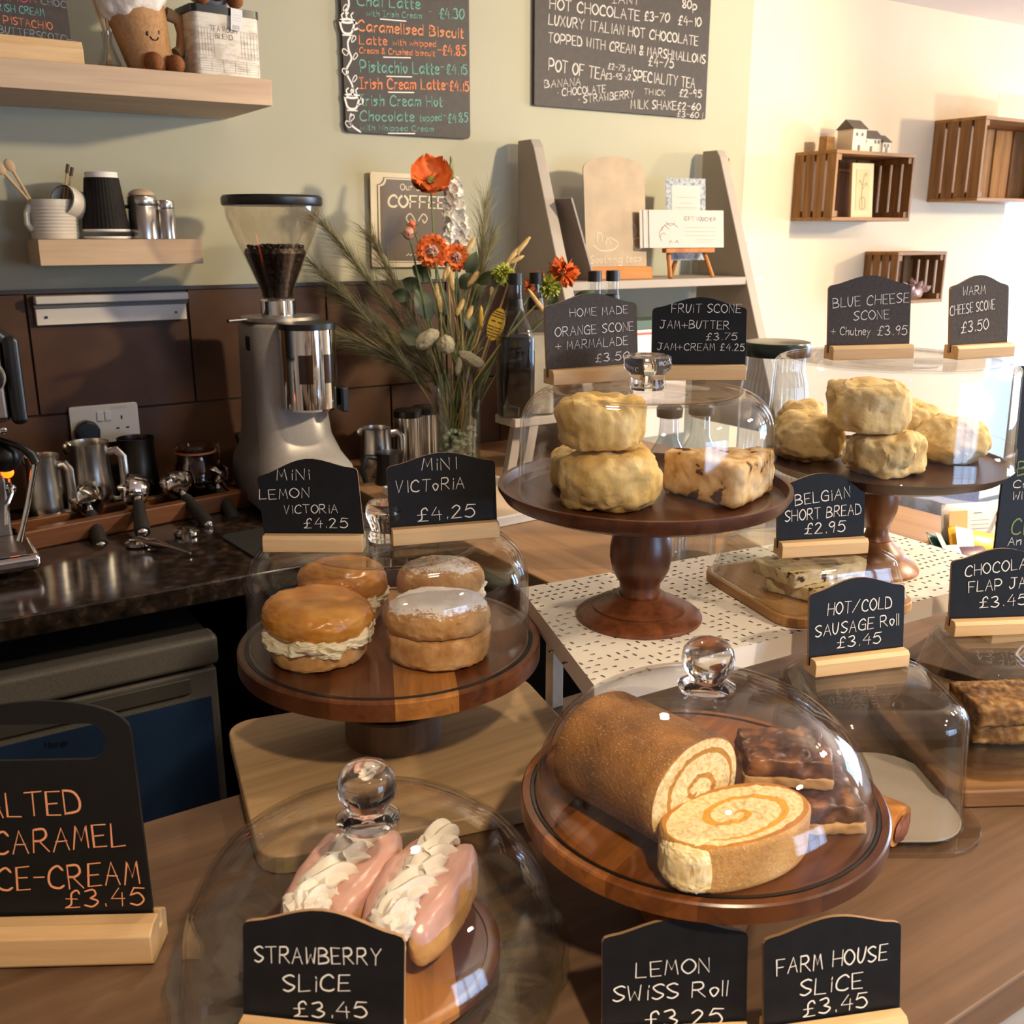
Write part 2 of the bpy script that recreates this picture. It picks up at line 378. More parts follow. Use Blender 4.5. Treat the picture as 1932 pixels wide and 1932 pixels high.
MB().box(-2.15,.925,1.69,2.385,.892,.93).build('worktop',M_granite,t,smooth=False,bevel=.004)
MB().box(.60,.92,1.80,2.37,0,.891).build('cabinet_body',M_dark,t,smooth=False)
MB().box(-2.1,-.2,1.75,2.37,0,.891).build('cabinet_body',M_dark,t,smooth=False)
# undercounter fridge
M_fgrey=nmat('fridge_grey',[(.4,'55514d'),(.6,'5d5954')],200,2,.45,.05,.0005,spec=.4)
M_fblue=nmat('fridge_blue',[(.4,'152740'),(.6,'192d4a')],4,2,.4,0,spec=.45)
t=thing('fridge','grey undercounter fridge with dark blue door below the granite','fridge')
MB().box(-.19,.485,1.79,2.35,.01,.80).build('body',M_fgrey,t,smooth=False,bevel=.01)
MB().box(-.19,.485,1.735,1.789,.752,.812).build('lid',M_fgrey,t,smooth=False,bevel=.012,seg=3)
d=MB().box(-.185,.48,1.745,1.788,.02,.745).build('door',M_fgrey,t,smooth=False,bevel=.006)
MB().box(-.17,.464,1.741,1.7448,.05,.69).build('door_panel',M_fblue,d,smooth=False)
MB().box(-.15,.43,1.737,1.7449,.705,.738).build('handle',mat('fridge_handle','3a3734',.5),d,smooth=False,bevel=.006)
b=MB(); 
p=Y(86,1412,1.74); q=Y(128,1408,1.74)
write(b,'Hoover',(p.x,p.z),(q.x,q.z),.013,1.7404,.002)
b.build('logo',mat('logo_ink','060a12',.5),d,smooth=False)

# ================= perforated riser =================
RT_Z=1.108
M_steel=mat('white_enamel','e3dbd0',.42)
ax=Z(1097,1303,RT_Z); rx0,rx1,ry0,ry1=.524,1.21,.672,.955
t=thing('riser','white perforated metal riser shelf on the counter under the scones','riser')
m,nt,bs=newmat('perforated_enamel')
v=coords(nt,(1,1,1)); s=N(nt,'ShaderNodeSeparateXYZ'); nt.links.new(v,s.inputs[0])
P=.0118
def cell(axis): 
    q=M_(nt,'DIVIDE',s.outputs[axis],P); return M_(nt,'FLOOR',q),M_(nt,'SUBTRACT',M_(nt,'FRACT',q),.5)
cx,fx=cell(0); cy,fy=cell(1)
cb=N(nt,'ShaderNodeCombineXYZ'); nt.links.new(cx,cb.inputs[0]); nt.links.new(cy,cb.inputs[1])
wn=N(nt,'ShaderNodeTexWhiteNoise',noise_dimensions='2D'); nt.links.new(cb.outputs[0],wn.inputs['Vector'])
sw=M_(nt,'GREATER_THAN',wn.outputs['Value'],.62); on=M_(nt,'GREATER_THAN',M_(nt,'FRACT',M_(nt,'MULTIPLY',wn.outputs['Value'],7.31)),.3)
ax1=M_(nt,'ABSOLUTE',fx); ay1=M_(nt,'ABSOLUTE',fy)
def lerp(a,b): return M_(nt,'ADD',M_(nt,'MULTIPLY',a,M_(nt,'SUBTRACT',1,sw)),M_(nt,'MULTIPLY',b,sw))
la,lb=lerp(ax1,ay1),lerp(ay1,ax1)
dx=M_(nt,'MAXIMUM',M_(nt,'SUBTRACT',la,.14),0); dist=M_(nt,'SQRT',M_(nt,'ADD',M_(nt,'POWER',dx,2),M_(nt,'POWER',lb,2)))
hole=M_(nt,'MULTIPLY',M_(nt,'LESS_THAN',dist,.125),on)
geo=N(nt,'ShaderNodeNewGeometry'); sn=N(nt,'ShaderNodeSeparateXYZ'); nt.links.new(geo.outputs['Normal'],sn.inputs[0])
hole=M_(nt,'MULTIPLY',hole,M_(nt,'GREATER_THAN',M_(nt,'ABSOLUTE',sn.outputs[2]),.9))
bs.inputs['Base Color'].default_value=srgb('e3dbd0'); bs.inputs['Roughness'].default_value=.42
nt.links.new(M_(nt,'SUBTRACT',1,hole),bs.inputs['Alpha'])
RC=[(.541,.690),(1.195,.655),(1.205,.895),(.632,.955)]
MB().prism(RC,RT_Z-.0015,RT_Z,'xy').build('tray',m,t,smooth=False)
b=MB(); cxm=sum(p[0] for p in RC)/4; cym=sum(p[1] for p in RC)/4
for k in range(4):
    p,q=RC[k],RC[(k+1)%4]; n_=Vector((q[1]-p[1],-(q[0]-p[0]),0)).normalized()*-.0015
    b.prism([p,q,(q[0]+n_.x,q[1]+n_.y),(p[0]+n_.x,p[1]+n_.y)],RT_Z-.024,RT_Z-.0016,'xy')
b.build('rim',M_steel,t,smooth=False)
for x,y in ((.566,.705),(.672,.938),(1.17,.885)): MB().box(x-.008,x+.008,y-.008,y+.008,.95,RT_Z-.0017).build('leg',M_steel,t,smooth=False,bevel=.001)
for px,py in ((1040,1229),(1066,1251)):
    c=Z(px,py,RT_Z); MB().lathe([(0,.0015),(.003,.001),(.0035,0)],12).build('screw',mat('screw_steel','4a4642',.3,1),t).location=(c.x,c.y,RT_Z)

# ================= wooden cake stands and glass domes =================
AC=['40210f','6e3d1d','8f5a2c','b87c40','4d2814','8a5228']
M_acacia=planks('acacia_strips',AC,.062,0,.32,.5,R(25))
M_acacia2=planks('acacia_strips_light',['3d1d0d','8a4f22','b06d33','5a2c14','a5642d'],.066,1,.3,.5,R(-20))
M_walnut=planks('walnut_strips',['4f2a1b','55301f','5d3523','4a2719'],.07,0,.35,.5,R(40))
M_walnutd=planks('dark_walnut_strips',['3a1c15','43221a','4b271c'],.06,0,.35,.5,R(10))
M_turn=wood('turned_walnut','4a2614','7a4526','z',1.2,.32,.5)
M_turnl=wood('turned_teak','6b3c1f','a36a3c','z',1.2,.35,.5)
M_tube=wood('grey_pedestal','57402f','77604a','z',1,.4,.4)
M_groove=mat('black_groove','0d0a09',.5)
G_DOME=thin_glass('dome_glass','fefefe',.032,.55)
G_SOLID=mat('solid_glass','ffffff',0,0,.5,1,ior=1.46)
def knob(prof,parent,z): return MB().lathe(prof,40).build('knob',G_SOLID,parent,loc=(0,0,z))
def shell(outer,th=.003):
    """closed two-walled profile from an outer (r,z) outline running top to bottom"""
    inner=[]
    n=len(outer)
    for i,(r,z) in enumerate(outer):
        a=outer[max(i-1,0)]; b=outer[min(i+1,n-1)]; tx,tz=b[0]-a[0],b[1]-a[1]; l=math.hypot(tx,tz) or 1
        nx,nz=-tz/l,tx/l
        inner.append((max(r-(nx if nx>0 else -nx)*th,0) if r>1e-6 else 0,z-abs(nz)*th if abs(nz)>.3 else z))
    return outer+inner[::-1]
def arc(cx,cz,r0,rz,a0,a1,n=8): return [(cx+r0*math.cos(R(a0+(a1-a0)*i/n)),cz+rz*math.sin(R(a0+(a1-a0)*i/n))) for i in range(n+1)]
S1=(.452,.942); S2=(.692,.806); S3=(.543,.545); S4=(1.050,.771); S5=(.281,.637)
# stand 1 : acacia plate on a short drum
BOARD_Z=.971
t=thing('cake_stand','round striped wooden cake stand carrying the mini victoria sponges','cake stand',(*S1,BOARD_Z))
MB().lathe([(0,.0975),(.06,.0975),(.161,.0975),(.165,.1),(.165,.1175),(.163,.119),(.157,.119),(.1565,.1165),(.153,.1165),(.1525,.119),(0,.119)],96).build('plate',M_acacia,t)
MB().lathe([(.1525,.1191),(.157,.1191),(.157,.1196),(.1525,.1196)],96,caps=(False,False)).build('rim_groove',M_groove,t)
MB().lathe([(.0545,0),(.0545,.036),(.0525,.038),(.05,.038),(.05,.034),(0,.034)],48).build('base',M_tube,t)
MB().lathe([(.0,.034),(.047,.034),(.047,.040),(.036,.058),(.034,.098),(0,.098)],40).build('stem',M_tube,t)
MB().lathe([(.0477,.0342),(.0498,.0342),(.0498,.0385),(.0477,.0385)],48,caps=(False,False)).build('groove',M_groove,t)
P1=BOARD_Z+.119; D1T=1.203
t=thing('glass_dome','flat-topped glass dome over four mini victoria sponges','glass dome',(*S1,P1+.0006))
h=D1T-P1
MB().lathe(shell([(0,h),(.028,h),(.095,h-.001),(.1,h+.0015),(.106,h+.0015),(.112,h-.001)]+arc(.112,h-.045,.04,.044,80,0,10)+[(.1525,.03),(.153,.004),(.1535,0)]),96).build('dome',G_DOME,t)
knob([(0,0),(.02,0),(.021,.004),(.017,.010),(.019,.018),(.0225,.026),(.0225,.036),(.019,.041),(.010,.0435),(0,.044)],t,h)
# stand 2 : dark pedestal
t=thing('cake_stand','tall dark walnut pedestal cake stand carrying orange and fruit scones','cake stand',(*S2,RT_Z))
z0=1.237-RT_Z; z1=1.262-RT_Z
MB().lathe([(0,z0),(.09,z0),(.13,z0+.002),(.150,z0+.010),(.1565,z0+.02),(.1565,z1),(.152,z1),(.149,z1-.010),(.14,z1-.011),(0,z1-.011)],96).build('plate',M_walnut,t)
MB().lathe([(0,z0+.001),(.022,z0+.001),(.0255,.114),(.031,.098),(.0338,.082),(.0338,.070),(.031,.056),(.026,.046),(.0228,.042),(.0222,.036),(.0228,.029),(.027,.0285),(0,.0285)],48).build('stem',M_turn,t)
MB().lathe([(0,.028),(.0275,.028),(.030,.0265),(.034,.0235),(.042,.0195),(.049,.0165),(.052,.0145),(.0512,.0125),(.0575,.0105),(.065,.0075),(.0695,.004),(.070,.0015),(.0695,0),(0,0)],48).build('base',M_turn,t)
P2=RT_Z+z1-.011; D2T=1.362
t=thing('glass_dome','clear glass dome with mushroom knob over the orange and fruit scones','glass dome',(*S2,P2+.0006))
h=D2T-P2
MB().lathe(shell([(0,h),(.03,h),(.045,h-.0015),(.09,h-.003),(.095,h)]+arc(.096,h-.040,.037,.040,82,0,12)+[(.1345,.03),(.135,0)]),96).build('dome',G_DOME,t)
knob([(0,0),(.017,0),(.0195,.003),(.0185,.014),(.019,.017),(.0245,.022),(.026,.028),(.0245,.034),(.019,.036),(.013,.0345),(0,.035)],t,h)
# stand 3 : acacia plate, swiss roll
t=thing('cake_stand','reddish striped wooden cake stand carrying the swiss roll','cake stand',(*S3,.95))
MB().lathe([(0,.1015),(.06,.1015),(.148,.1015),(.151,.104),(.151,.1175),(.1495,.119),(.1435,.119),(.143,.1165),(.1395,.1165),(.139,.119),(0,.119)],96).build('plate',M_acacia2,t)
MB().lathe([(.1405,.1191),(.1428,.1191),(.1428,.1196),(.1405,.1196)],96,caps=(False,False)).build('rim_groove',M_groove,t)
MB().lathe([(0,0),(.0465,0),(.0465,.030),(.043,.034),(.036,.036),(.034,.102),(0,.102)],48).build('stem',M_turnl,t)
P3=.95+.119; D3T=1.163
t=thing('glass_dome','rounded glass dome with ball knob over the cut swiss roll','glass dome',(*S3,P3+.0006))
h=D3T-P3
MB().lathe(shell([(0,h),(.02,h-.0004)]+[(.139*math.sin(R(a))**.86,h*math.cos(R(a))**.92) for a in range(14,90,4)]+[(.139,.004),(.140,0)]),96).build('dome',G_DOME,t)
KB=[(0,-.0005),(.022,-.0005),(.0235,.003),(.018,.0065),(.0145,.009),(.0165,.013),(.0205,.0195),(.0215,.026),(.020,.034),(.0155,.040),(.008,.043),(0,.0435)]
knob(KB,t,h-.001)
# stand 4 : bowl-edged plate with acrylic cover
t=thing('cake_stand','dark wooden pedestal cake stand under the cheese scones','cake stand',(*S4,RT_Z))
z0=1.229-RT_Z; z1=1.252-RT_Z
MB().lathe([(0,z0),(.07,z0),(.11,z0+.002),(.136,z0+.011),(.144,z0+.021),(.1475,z1),(.145,z1),(.143,z1-.003),(0,z1-.003)],96).build('plate',M_walnutd,t)
MB().lathe([(0,z0+.001),(.016,z0+.001),(.0185,z0-.008),(.0215,.106),(.0228,.092),(.0215,.078),(.017,.064),(.0135,.058),(.013,.054),(.0145,.047),(.018,.040),(0,.040)],48).build('stem',M_turnl,t)
MB().lathe([(0,.0395),(.0185,.0395),(.023,.034),(.030,.027),(.0345,.022),(.036,.018),(.043,.0145),(.051,.0085),(.0545,.004),(.054,0),(0,0)],48).build('base',M_turnl,t)
P4=RT_Z+z1-.003; D4T=1.372
t=thing('glass_dome','wide straight-sided clear cover over the cheese scones','glass dome',(*S4,P4+.0036))
h=D4T-P4
MB().lathe(shell([(0,h-.004),(.055,h-.004),(.075,h-.002),(.124,h)]+arc(.1285,h-.012,.0125,.012,85,5,6)+[(.1435,.04),(.144,.024),(.146,.022),(.1465,.001),(.147,0)],.0025),96).build('cover',G_DOME,t)
# dome 5 : strawberry slices on a scalloped glass plate
t=thing('glass_plate','scalloped clear glass plate under the strawberry slices','plate',(*S5,.95))
MB().lathe([(0,.004),(.085,.004),(.09,0),(.097,0),(.10,.006),(.135,.0125),(.158,.0155),(.158,.0195),(.133,.0165),(.10,.0105),(0,.009)],144,lobes=24,amp=.009).build('plate',thin_glass('plate_glass','f3f7f5',.06,.8),t)
MB().lathe([(0,0),(.098,0),(.102,.003),(.102,.008),(.098,.0095),(.092,.0095),(.091,.008),(0,.008)],72).build('wooden_insert',M_acacia,t,loc=(0,0,.0105))
P5=.95+.0205
t=thing('glass_dome','low rounded glass dome with ball knob over the strawberry slices','glass dome',(*S5,P5-.002))
h=1.083-P5+.002
MB().lathe(shell([(0,h),(.02,h-.0003)]+[(.147*math.sin(R(a))**.8,h*math.cos(R(a))**.8) for a in range(12,90,4)]+[(.147,.004),(.149,0)]),96).build('dome',G_DOME,t)
knob([(r*1.06,z*1.15) for r,z in KB],t,h-.001)
# chopping board under stand 1
b=MB(); c1=Z(405,1420,.971); 
t=MB().prism(rrect(.37,.29,.03,6),.9505,.971,'xy',Matrix.Translation((.452,.895,0))@Matrix.Rotation(R(-12),4,'Z')).build('chopping_board',wood('pale_board','9c7d57','c4a276','x',.6,.45,.4,contrast=1.1),smooth=False,bevel=.003)
tag(t,'pale wooden chopping board with rounded corners under the nearest pedestal stand','chopping board')

FH=Vector((math.sin(YAW),math.cos(YAW),0))
def PL(s,a,b_): return Vector((s[0],s[1],0))+RT*a+FH*b_
# ================= chalkboard price signs =================
M_slate=nmat('chalkboard',[(.3,'131315'),(.7,'1a1a1c')],60,3,.5,.05,.0004,spec=.22)
M_slate_glance=nmat('glancing_light_chalkboard',[(.3,'413a36'),(.7,'4f4743')],260,3,.65,.1,.0004,spec=.25)  # chalkboard greyed in its colour for light glancing off some signs
M_edge=mat('board_edge','a5815c',.6)
M_chalk=mat('chalk','efe9e0',.85); M_chalko=mat('orange_chalk','e79a6a',.8)
M_pine=wood('sign_pine','cfa673','e6c596','x',1.3,.5,.35)
M_pine2=wood('sign_pine_grain','c49a68','e8c99c','x',.7,.5,.35,contrast=1.2)
SIGNG='chalkboard price signs'
def board_outline(w,side,peak,r=.004):
    o=[(-w/2,0),(w/2,0)]
    o+=[(w/2,side-r),(w/2-r*.4,side-r*.3),(w/2-r*1.3,side)]
    for i in range(1,12):
        t=i/12; x=(w/2-r*1.3)*(1-2*t); k=abs(1-2*t)
        o.append((x,side+(peak-side)*(.5+.5*math.cos(PI*k))**.75))
    o+=[(-(w/2-r*1.3),side),(-(w/2-r*.4),side-r*.3),(-w/2,side-r)]
    return o
def sign(A,B,z,label,lines,side=.060,peak=.074,lean=7,depth=.023,bh=.017,roll_=0,face=None,base=None,chalk=None,slot=.55,name='chalkboard_sign',outline=None,w=None,group=SIGNG,zoff=0.0006,bm=1.012,dep=None):
    if dep:   # corners of the board's shoulders, at a known distance
        a=D(*A,dep); b=Z(*B,a.z); nrm=Vector((b.y-a.y,-(b.x-a.x),0)).normalized()*depth*.75; a=Vector((a.x,a.y,z))+nrm; b=Vector((b.x,b.y,z))+nrm
    elif isinstance(A,Vector): a=A.copy(); b=B.copy()
    else: a=Z(*A,z); b=Z(*B,z)
    d=b-a; L=w or d.length; yaw=math.atan2(d.y,d.x); o=(a+b)/2
    if w: o=a+d.normalized()*L/2
    t=thing(name,label,'sign',(o.x,o.y,z+zoff),yaw,group)
    bs=MB().prism([(0,0),(depth,0),(depth,bh),(depth*slot+.0045,bh),(depth*slot+.0045,bh-.009),(depth*slot-.0005,bh-.009),(depth*slot-.0005,bh),(.003,bh),(0,bh-.004)],-L/2,L/2,'yz').build('base',base or M_pine,t,smooth=False,bevel=.0006,seg=1)
    out=outline or board_outline(L*bm,side+.009,peak+.009)
    mb=MB(); n=len(out); mb.prism(out,0,.0032)
    mb.mi=[0,1]+[1]*n
    bo=mb.build('board',[face or M_slate,M_edge],t,smooth=False,loc=(0,depth*slot,bh-.0085),rot=(-R(lean),R(roll_),0))
    Mw=Matrix.Translation((o.x,o.y,z+zoff))@Matrix.Rotation(yaw,4,'Z')@Matrix.Translation((0,depth*slot,bh-.0085))@bo.rotation_euler.to_matrix().to_4x4()
    px_lines('lettering',chalk or M_chalk,bo,Mw.inverted(),lines)
    return t,bo,Mw
sign((496,1043),(684,1044),D1T-.0006,'black chalkboard sign reading MINI LEMON VICTORIA £4.25 on the flat-topped dome',
 [('MiNi',523,906,584,904,20),('LEMON',490,942,583,938,18),('ViCTORiA',537,969,637,967,16),('£4.25',574,996,656,995,18)],side=.064,peak=.077,roll_=-5)
sign((742,1032),(943,1015),D1T+.0014,'black chalkboard sign reading MINI VICTORIA £4.25 beside the mini lemon one',
 [('MiNI',796,887,861,885,22),('VICToRiA',747,930,875,921,22),('£4.25',789,984,895,974,24)],side=.064,peak=.075)
sign(PL(S2,-.097,.020),PL(S2,.006,.072),D2T+.0004,'greyish chalkboard sign reading HOME MADE ORANGE SCONE + MARMALADE £3.50',
 [('HOME MADE',1075,598,1184,591,15),('ORANGE SCONE',1047,635,1195,623,17),('+ MARMALADE',1048,661,1184,650,16),('£3.50',1123,683,1186,678,15)],face=M_slate_glance,lean=6,side=.067,peak=.078,bh=.016)
sign(PL(S2,.016,.060),PL(S2,.118,.062),D2T+.0004,'black chalkboard sign reading FRUIT SCONE with jam and butter or cream prices',
 [('FRUiT SCONE',1267,590,1397,590,16),('JAM+BUTTER',1245,619,1375,621,15),('£3.75',1332,642,1390,641,13),('JAM+CREAM £4.25',1240,660,1404,662,13)],side=.062,peak=.073,bh=.016,bm=1.03)
sign((1571,681),(1724,677),D4T+.0002,'greyish chalkboard sign reading BLUE CHEESE SCONE + Chutney £3.95',
 [('BLUE CHEESE',1571,581,1714,570,18),('SCONE',1610,604,1677,601,17),('+ Chutney',1567,632,1641,632,15),('£3.95',1655,632,1710,632,17)],face=M_slate_glance,side=.071,peak=.082,bh=.0165)
sign(PL(S4,.076,.0),PL(S4,.162,.036),D4T+.0002,'chalkboard sign reading WARM CHEESE SCONE £3.50, rightmost on the cheese scone cover',
 [('WARM',1816,558,1858,554,16),('CHEESE SCONE',1792,596,1876,582,18),('£3.50',1813,628,1864,621,20)],face=M_slate_glance,side=.070,peak=.082,bh=.0165)
SB_T=1.172
sign((1475,1055),(1638,1045),SB_T,'black chalkboard sign reading BELGIAN SHORT BREAD £2.95',
 [('BELGiAN',1500,954,1603,938,20),('SHORT BREAD',1481,984,1624,970,20),('£2.95',1518,1007,1593,1003,20)],side=.062,peak=.073)
SG_T=1.085
sign((1538,1280),(1715,1258),SG_T,'black chalkboard sign reading HOT/COLD SAUSAGE ROLL £3.45',
 [('HOT/COLD',1561,1160,1681,1147,22),('SAUSAGE Roll',1538,1202,1695,1178,21),('£3.45',1579,1223,1660,1212,20)],side=.066,peak=.078)
FJ_T=1.085
sign((1800,1203),(1985,1196),FJ_T,'black chalkboard sign reading CHOCOLATE FLAP JACK £3.45 at the right edge',
 [('CHOCOLATE',1820,1088,1968,1068,20),('FLAP JACK',1827,1117,1968,1105,20),('£3.45',1848,1147,1935,1140,20)],side=.066,peak=.078)
sign((452,1745),(757,1775),.95,'black chalkboard sign reading STRAWBERRY SLICE £3.45 in front of the low dome',
 [('STRAWBERRY',482,1814,718,1820,29),('SLiCE',536,1870,660,1868,30),('£3.45',557,1917,693,1919,28)],side=.060,peak=.071,bh=.098,lean=9,base=M_pine2,dep=.62)
sign((1140,1812),(1413,1800),.95,'black chalkboard sign reading LEMON SWISS ROLL £3.25 before the striped cake stand',
 [('LEMON',1199,1843,1338,1833,27),('SWiSS Roll',1156,1889,1371,1877,28),('£3.25',1218,1937,1361,1932,30)],side=.067,peak=.078,bh=.019,lean=9,dep=.715)
sign((1450,1790),(1708,1756),.95,'black chalkboard sign reading FARM HOUSE SLICE £3.45 near the counter edge',
 [('FARM HOUSE',1465,1839,1672,1809,29),('SLiCE',1509,1879,1626,1862,29),('£3.45',1515,1917,1635,1899,28)],side=.065,peak=.075,bh=.020,lean=9,dep=.712)
# big ice-cream board with a handle slot
A=(-120,1838);B=(290,1827)
a=Z(*A,.95);b=Z(*B,.95);d=b-a; L=d.length; yaw=math.atan2(d.y,d.x); o=(a+b)/2
t=thing('chalkboard_sign','large black chalkboard with handle slot reading SALTED CARAMEL ICE-CREAM in orange','sign',(o.x,o.y,.9506),yaw)
MB().prism([(0,.004),(.0,.029),(.010,.034),(.024,.034),(.024,.02),(.029,.02),(.029,.034),(.042,.026),(.042,0),(.004,0)],-L/2,L/2,'yz').build('base',wood('pine_block','bf9260','e6c595','x',.5,.5,.35,contrast=1.3),t,smooth=False,bevel=.0015)
w_=L-.010; H=.192; n=14
out=[(-w_/2,0),(w_/2,0),(w_/2-.010,H-.030)]+[( (w_/2-.010)*math.cos(PI*i/n), H-.030+.030*math.sin(PI*i/n)**.8) for i in range(1,n)]+[(-w_/2+.010,H-.030)]
hole=rrect(w_*.62,.030,.0145,6,0,H-.034)
me=bmesh.new()
def ring(pts,y): return [me.verts.new((x,y,z)) for x,z in pts]
Mw=Matrix.Translation((o.x,o.y,.9506))@Matrix.Rotation(yaw,4,'Z')@Matrix.Translation((0,.0245,.021))@Matrix.Rotation(-R(8),4,'X')
import mathutils
from mathutils.geometry import tessellate_polygon
b3=MB()
pts=out+hole
tri=tessellate_polygon([[Vector((x,z,0)) for x,z in out],[Vector((x,z,0)) for x,z in hole]])
no,nh_=len(out),len(hole); NP=no+nh_
vs=[(x,0,z) for x,z in pts]+[(x,.004,z) for x,z in pts]
fs=[tuple(q) for q in tri]+[tuple(i+NP for i in reversed(q)) for q in tri]
fs+=[(i,(i+1)%no,(i+1)%no+NP,i+NP) for i in range(no)]+[(no+i,no+i+NP,no+(i+1)%nh_+NP,no+(i+1)%nh_) for i in range(nh_)]
b3.add(vs,fs); me.free()
bo=b3.build('board',nmat('black_board',[(.3,'0c0b0b'),(.7,'121110')],60,3,.45,.03,.0004,spec=.35),t,smooth=False,loc=(0,.0245,.021),rot=(-R(8),0,0))
px_lines('lettering',M_chalko,bo,Mw.inverted(),[('SALTED',-58,1545,153,1534,44),('CARAMEL',-12,1612,235,1594,42),('ICE-CREAM',-22,1682,264,1666,42),('£3.45',125,1711,272,1706,32)])

# ================= food =================
M_sponge=nmat('sponge',[(.3,'a3713c'),(.5,'c4935a'),(.72,'d8b07c')],55,6,.75,.5,.0015,spec=.25,sss=.1)
M_glaze=nmat('lemon_glazed_sponge',[(.3,'a8661f'),(.5,'c98732'),(.68,'e0a44e'),(.8,'e8bd78')],28,6,.28,.35,.001,spec=.55)
M_bcream=nmat('buttercream',[(.3,'e9dbb4'),(.7,'f4ead0')],60,5,.55,.4,.002,spec=.35,sss=.2)
def sugared(n,base,lo,hi):
    m,nt,b=newmat(n); v=coords(nt); h=noi(nt,v,420,4,0,.7); h2=noi(nt,v,30,5,0,.6)
    nn=N(nt,'ShaderNodeNewGeometry'); s=N(nt,'ShaderNodeSeparateXYZ'); nt.links.new(nn.outputs['Normal'],s.inputs[0])
    k=N(nt,'ShaderNodeMapRange'); k.inputs[1].default_value=lo; k.inputs[2].default_value=hi; nt.links.new(M_(nt,'ADD',s.outputs[2],M_(nt,'MULTIPLY',M_(nt,'SUBTRACT',h2,.5),.9)),k.inputs[0])
    f=N(nt,'ShaderNodeMapRange'); f.inputs[1].default_value=.0; f.inputs[2].default_value=.14; nt.links.new(M_(nt,'SUBTRACT',M_(nt,'MULTIPLY',k.outputs[0],1.0),M_(nt,'MULTIPLY',h,.95)),f.inputs[0])
    c=ramp(nt,[(.3,base[0]),(.6,base[1])],noi(nt,v,60,6))
    nt.links.new(mixc(nt,f.outputs[0],c,'efe8e0'),b.inputs['Base Color']); b.inputs['Roughness'].default_value=.8; b.inputs['Specular IOR Level'].default_value=.2
    bump(nt,b,noi(nt,v,260,6),.5,.0015); MATS[n]=m; return m
M_sug=sugared('sugar_dusted_sponge',('a87442','cb9c64'),.2,1.25)
M_sug2=sugared('sugar_dusted_sponge_light',('a87442','cb9c64'),.4,1.42)
def victoria(c,r,label,top,filling,seed,tilt=(0,0),hh=1.0):
    t=thing('mini_victoria_sponge',label,'cake',(c.x,c.y,P1+.0003),rnd.uniform(0,6),'mini victoria sponges')
    if filling:
        MB().blob(r*.90,r*.90,.013,(.45,.4),.003,30,seed,5,Matrix.Translation((0,0,.0125)),amp2=.0012,freq2=240,cut=-.0125).build('lower_sponge',M_sponge,t)
        MB().blob(r*1.0,r*1.0,.0140,(.5,.7),.008,50,seed+9,5,Matrix.Translation((0,0,.0265)),amp2=.0035,freq2=210).build('cream_filling',M_bcream,t)
        zu=.044
    else:
        MB().blob(r*.99,r*.99,.017*hh,(.4,.35),.0025,25,seed,5,Matrix.Translation((0,0,.0165*hh)),amp2=.0012,freq2=240,cut=-.0165*hh).build('lower_sponge',M_sponge,t); zu=.040*hh
    MB().blob(r,r,.0215,(.55,.80),.003,22,seed+4,5,Matrix.Translation((0,0,zu))@Matrix.Rotation(tilt[0],4,'X')@Matrix.Rotation(tilt[1],4,'Y'),amp2=.0014,freq2=190,cut=-.010).build('upper_sponge',top,t)
    return t
victoria(PL(S1,-.070,-.050),.057,'glossy lemon victoria sponge with cream, front left under the dome',M_glaze,True,1,(.05,.04))
victoria(PL(S1,-.062,.062),.051,'glossy lemon victoria sponge behind the front lemon one',M_glaze,True,12,(.04,0))
victoria(PL(S1,.057,-.048),.0545,'sugar-dusted mini victoria sponge, front right under the dome',M_sug,False,23,(.0,-.04),1.12)
victoria(PL(S1,.052,.066),.050,'sugar-dusted mini victoria sponge at the back of the plate',M_sug2,True,31,(0,.03))
# scones
M_scone=nmat('golden_scone',[(.3,'c9a055'),(.5,'dfbb72'),(.72,'edd296')],30,8,.7,.7,.0025,spec=.3,sss=.08,bscale=120)
M_scone2=nmat('cheese_scone',[(.3,'c6a467'),(.5,'dcc086'),(.72,'ecd9ab')],30,8,.75,.7,.0025,spec=.25,sss=.08,bscale=120)
M_fruit=nmat('fruit_scone',[(.385,'4a2416'),(.41,'c49858'),(.55,'e0c090'),(.7,'ecd5ae')],42,7,.7,.6,.002,spec=.25,sss=.08)
def scone(c,r,h,label,seed,m,plate,tilt=(0,0,0),p=(.5,.5),amp=.006,group='scones under the glass domes'):
    M=Matrix.Rotation(tilt[0],4,'X')@Matrix.Rotation(tilt[1],4,'Y')
    o=MB().blob(r,r*.96,h/2,p,amp,26,seed,5,M,amp2=.0026,freq2=110,cut=-h*.42).build('scone',m)
    zmin=min(v.co.z for v in o.data.vertices); o.location=(c[0],c[1],plate-zmin+.0004); o.rotation_euler.z=seed
    return tag(o,label,'scone',group),plate-zmin+max(v.co.z for v in o.data.vertices)
a_=PL(S2,-.041,-.048)
o,zt=scone(a_,.0515,.064,'plump golden orange scone at the front of the tall dark stand',3,M_scone,P2,p=(.62,.62),amp=.009)
scone(a_-RT*.012+FH*.004,.0435,.056,'golden orange scone stacked on top of another on the tall stand',5,M_scone,zt-.005,p=(.45,.5),amp=.007)
scone(PL(S2,-.058,.030),.044,.046,'orange scone half hidden behind the stacked pair',8,M_scone,P2)
o=MB().prism([(-.060,.018),(-.052,.034),(.050,.040),(.062,.026),(.010,-.054),(.0,-.056)],0,.046,'xy').build('scone',M_fruit,loc=(*PL(S2,.080,-.022).xy,P2+.001),rot=(0,0,-YAW))
b_=o.modifiers.new('bevel','BEVEL'); b_.width=.006; b_.segments=3
crumbly(o,.0022,.006,.014,2); tag(o,'triangular fruit scone with raisins on the tall dark stand','scone','scones under the glass domes')
a_=PL(S4,-.026,-.062)
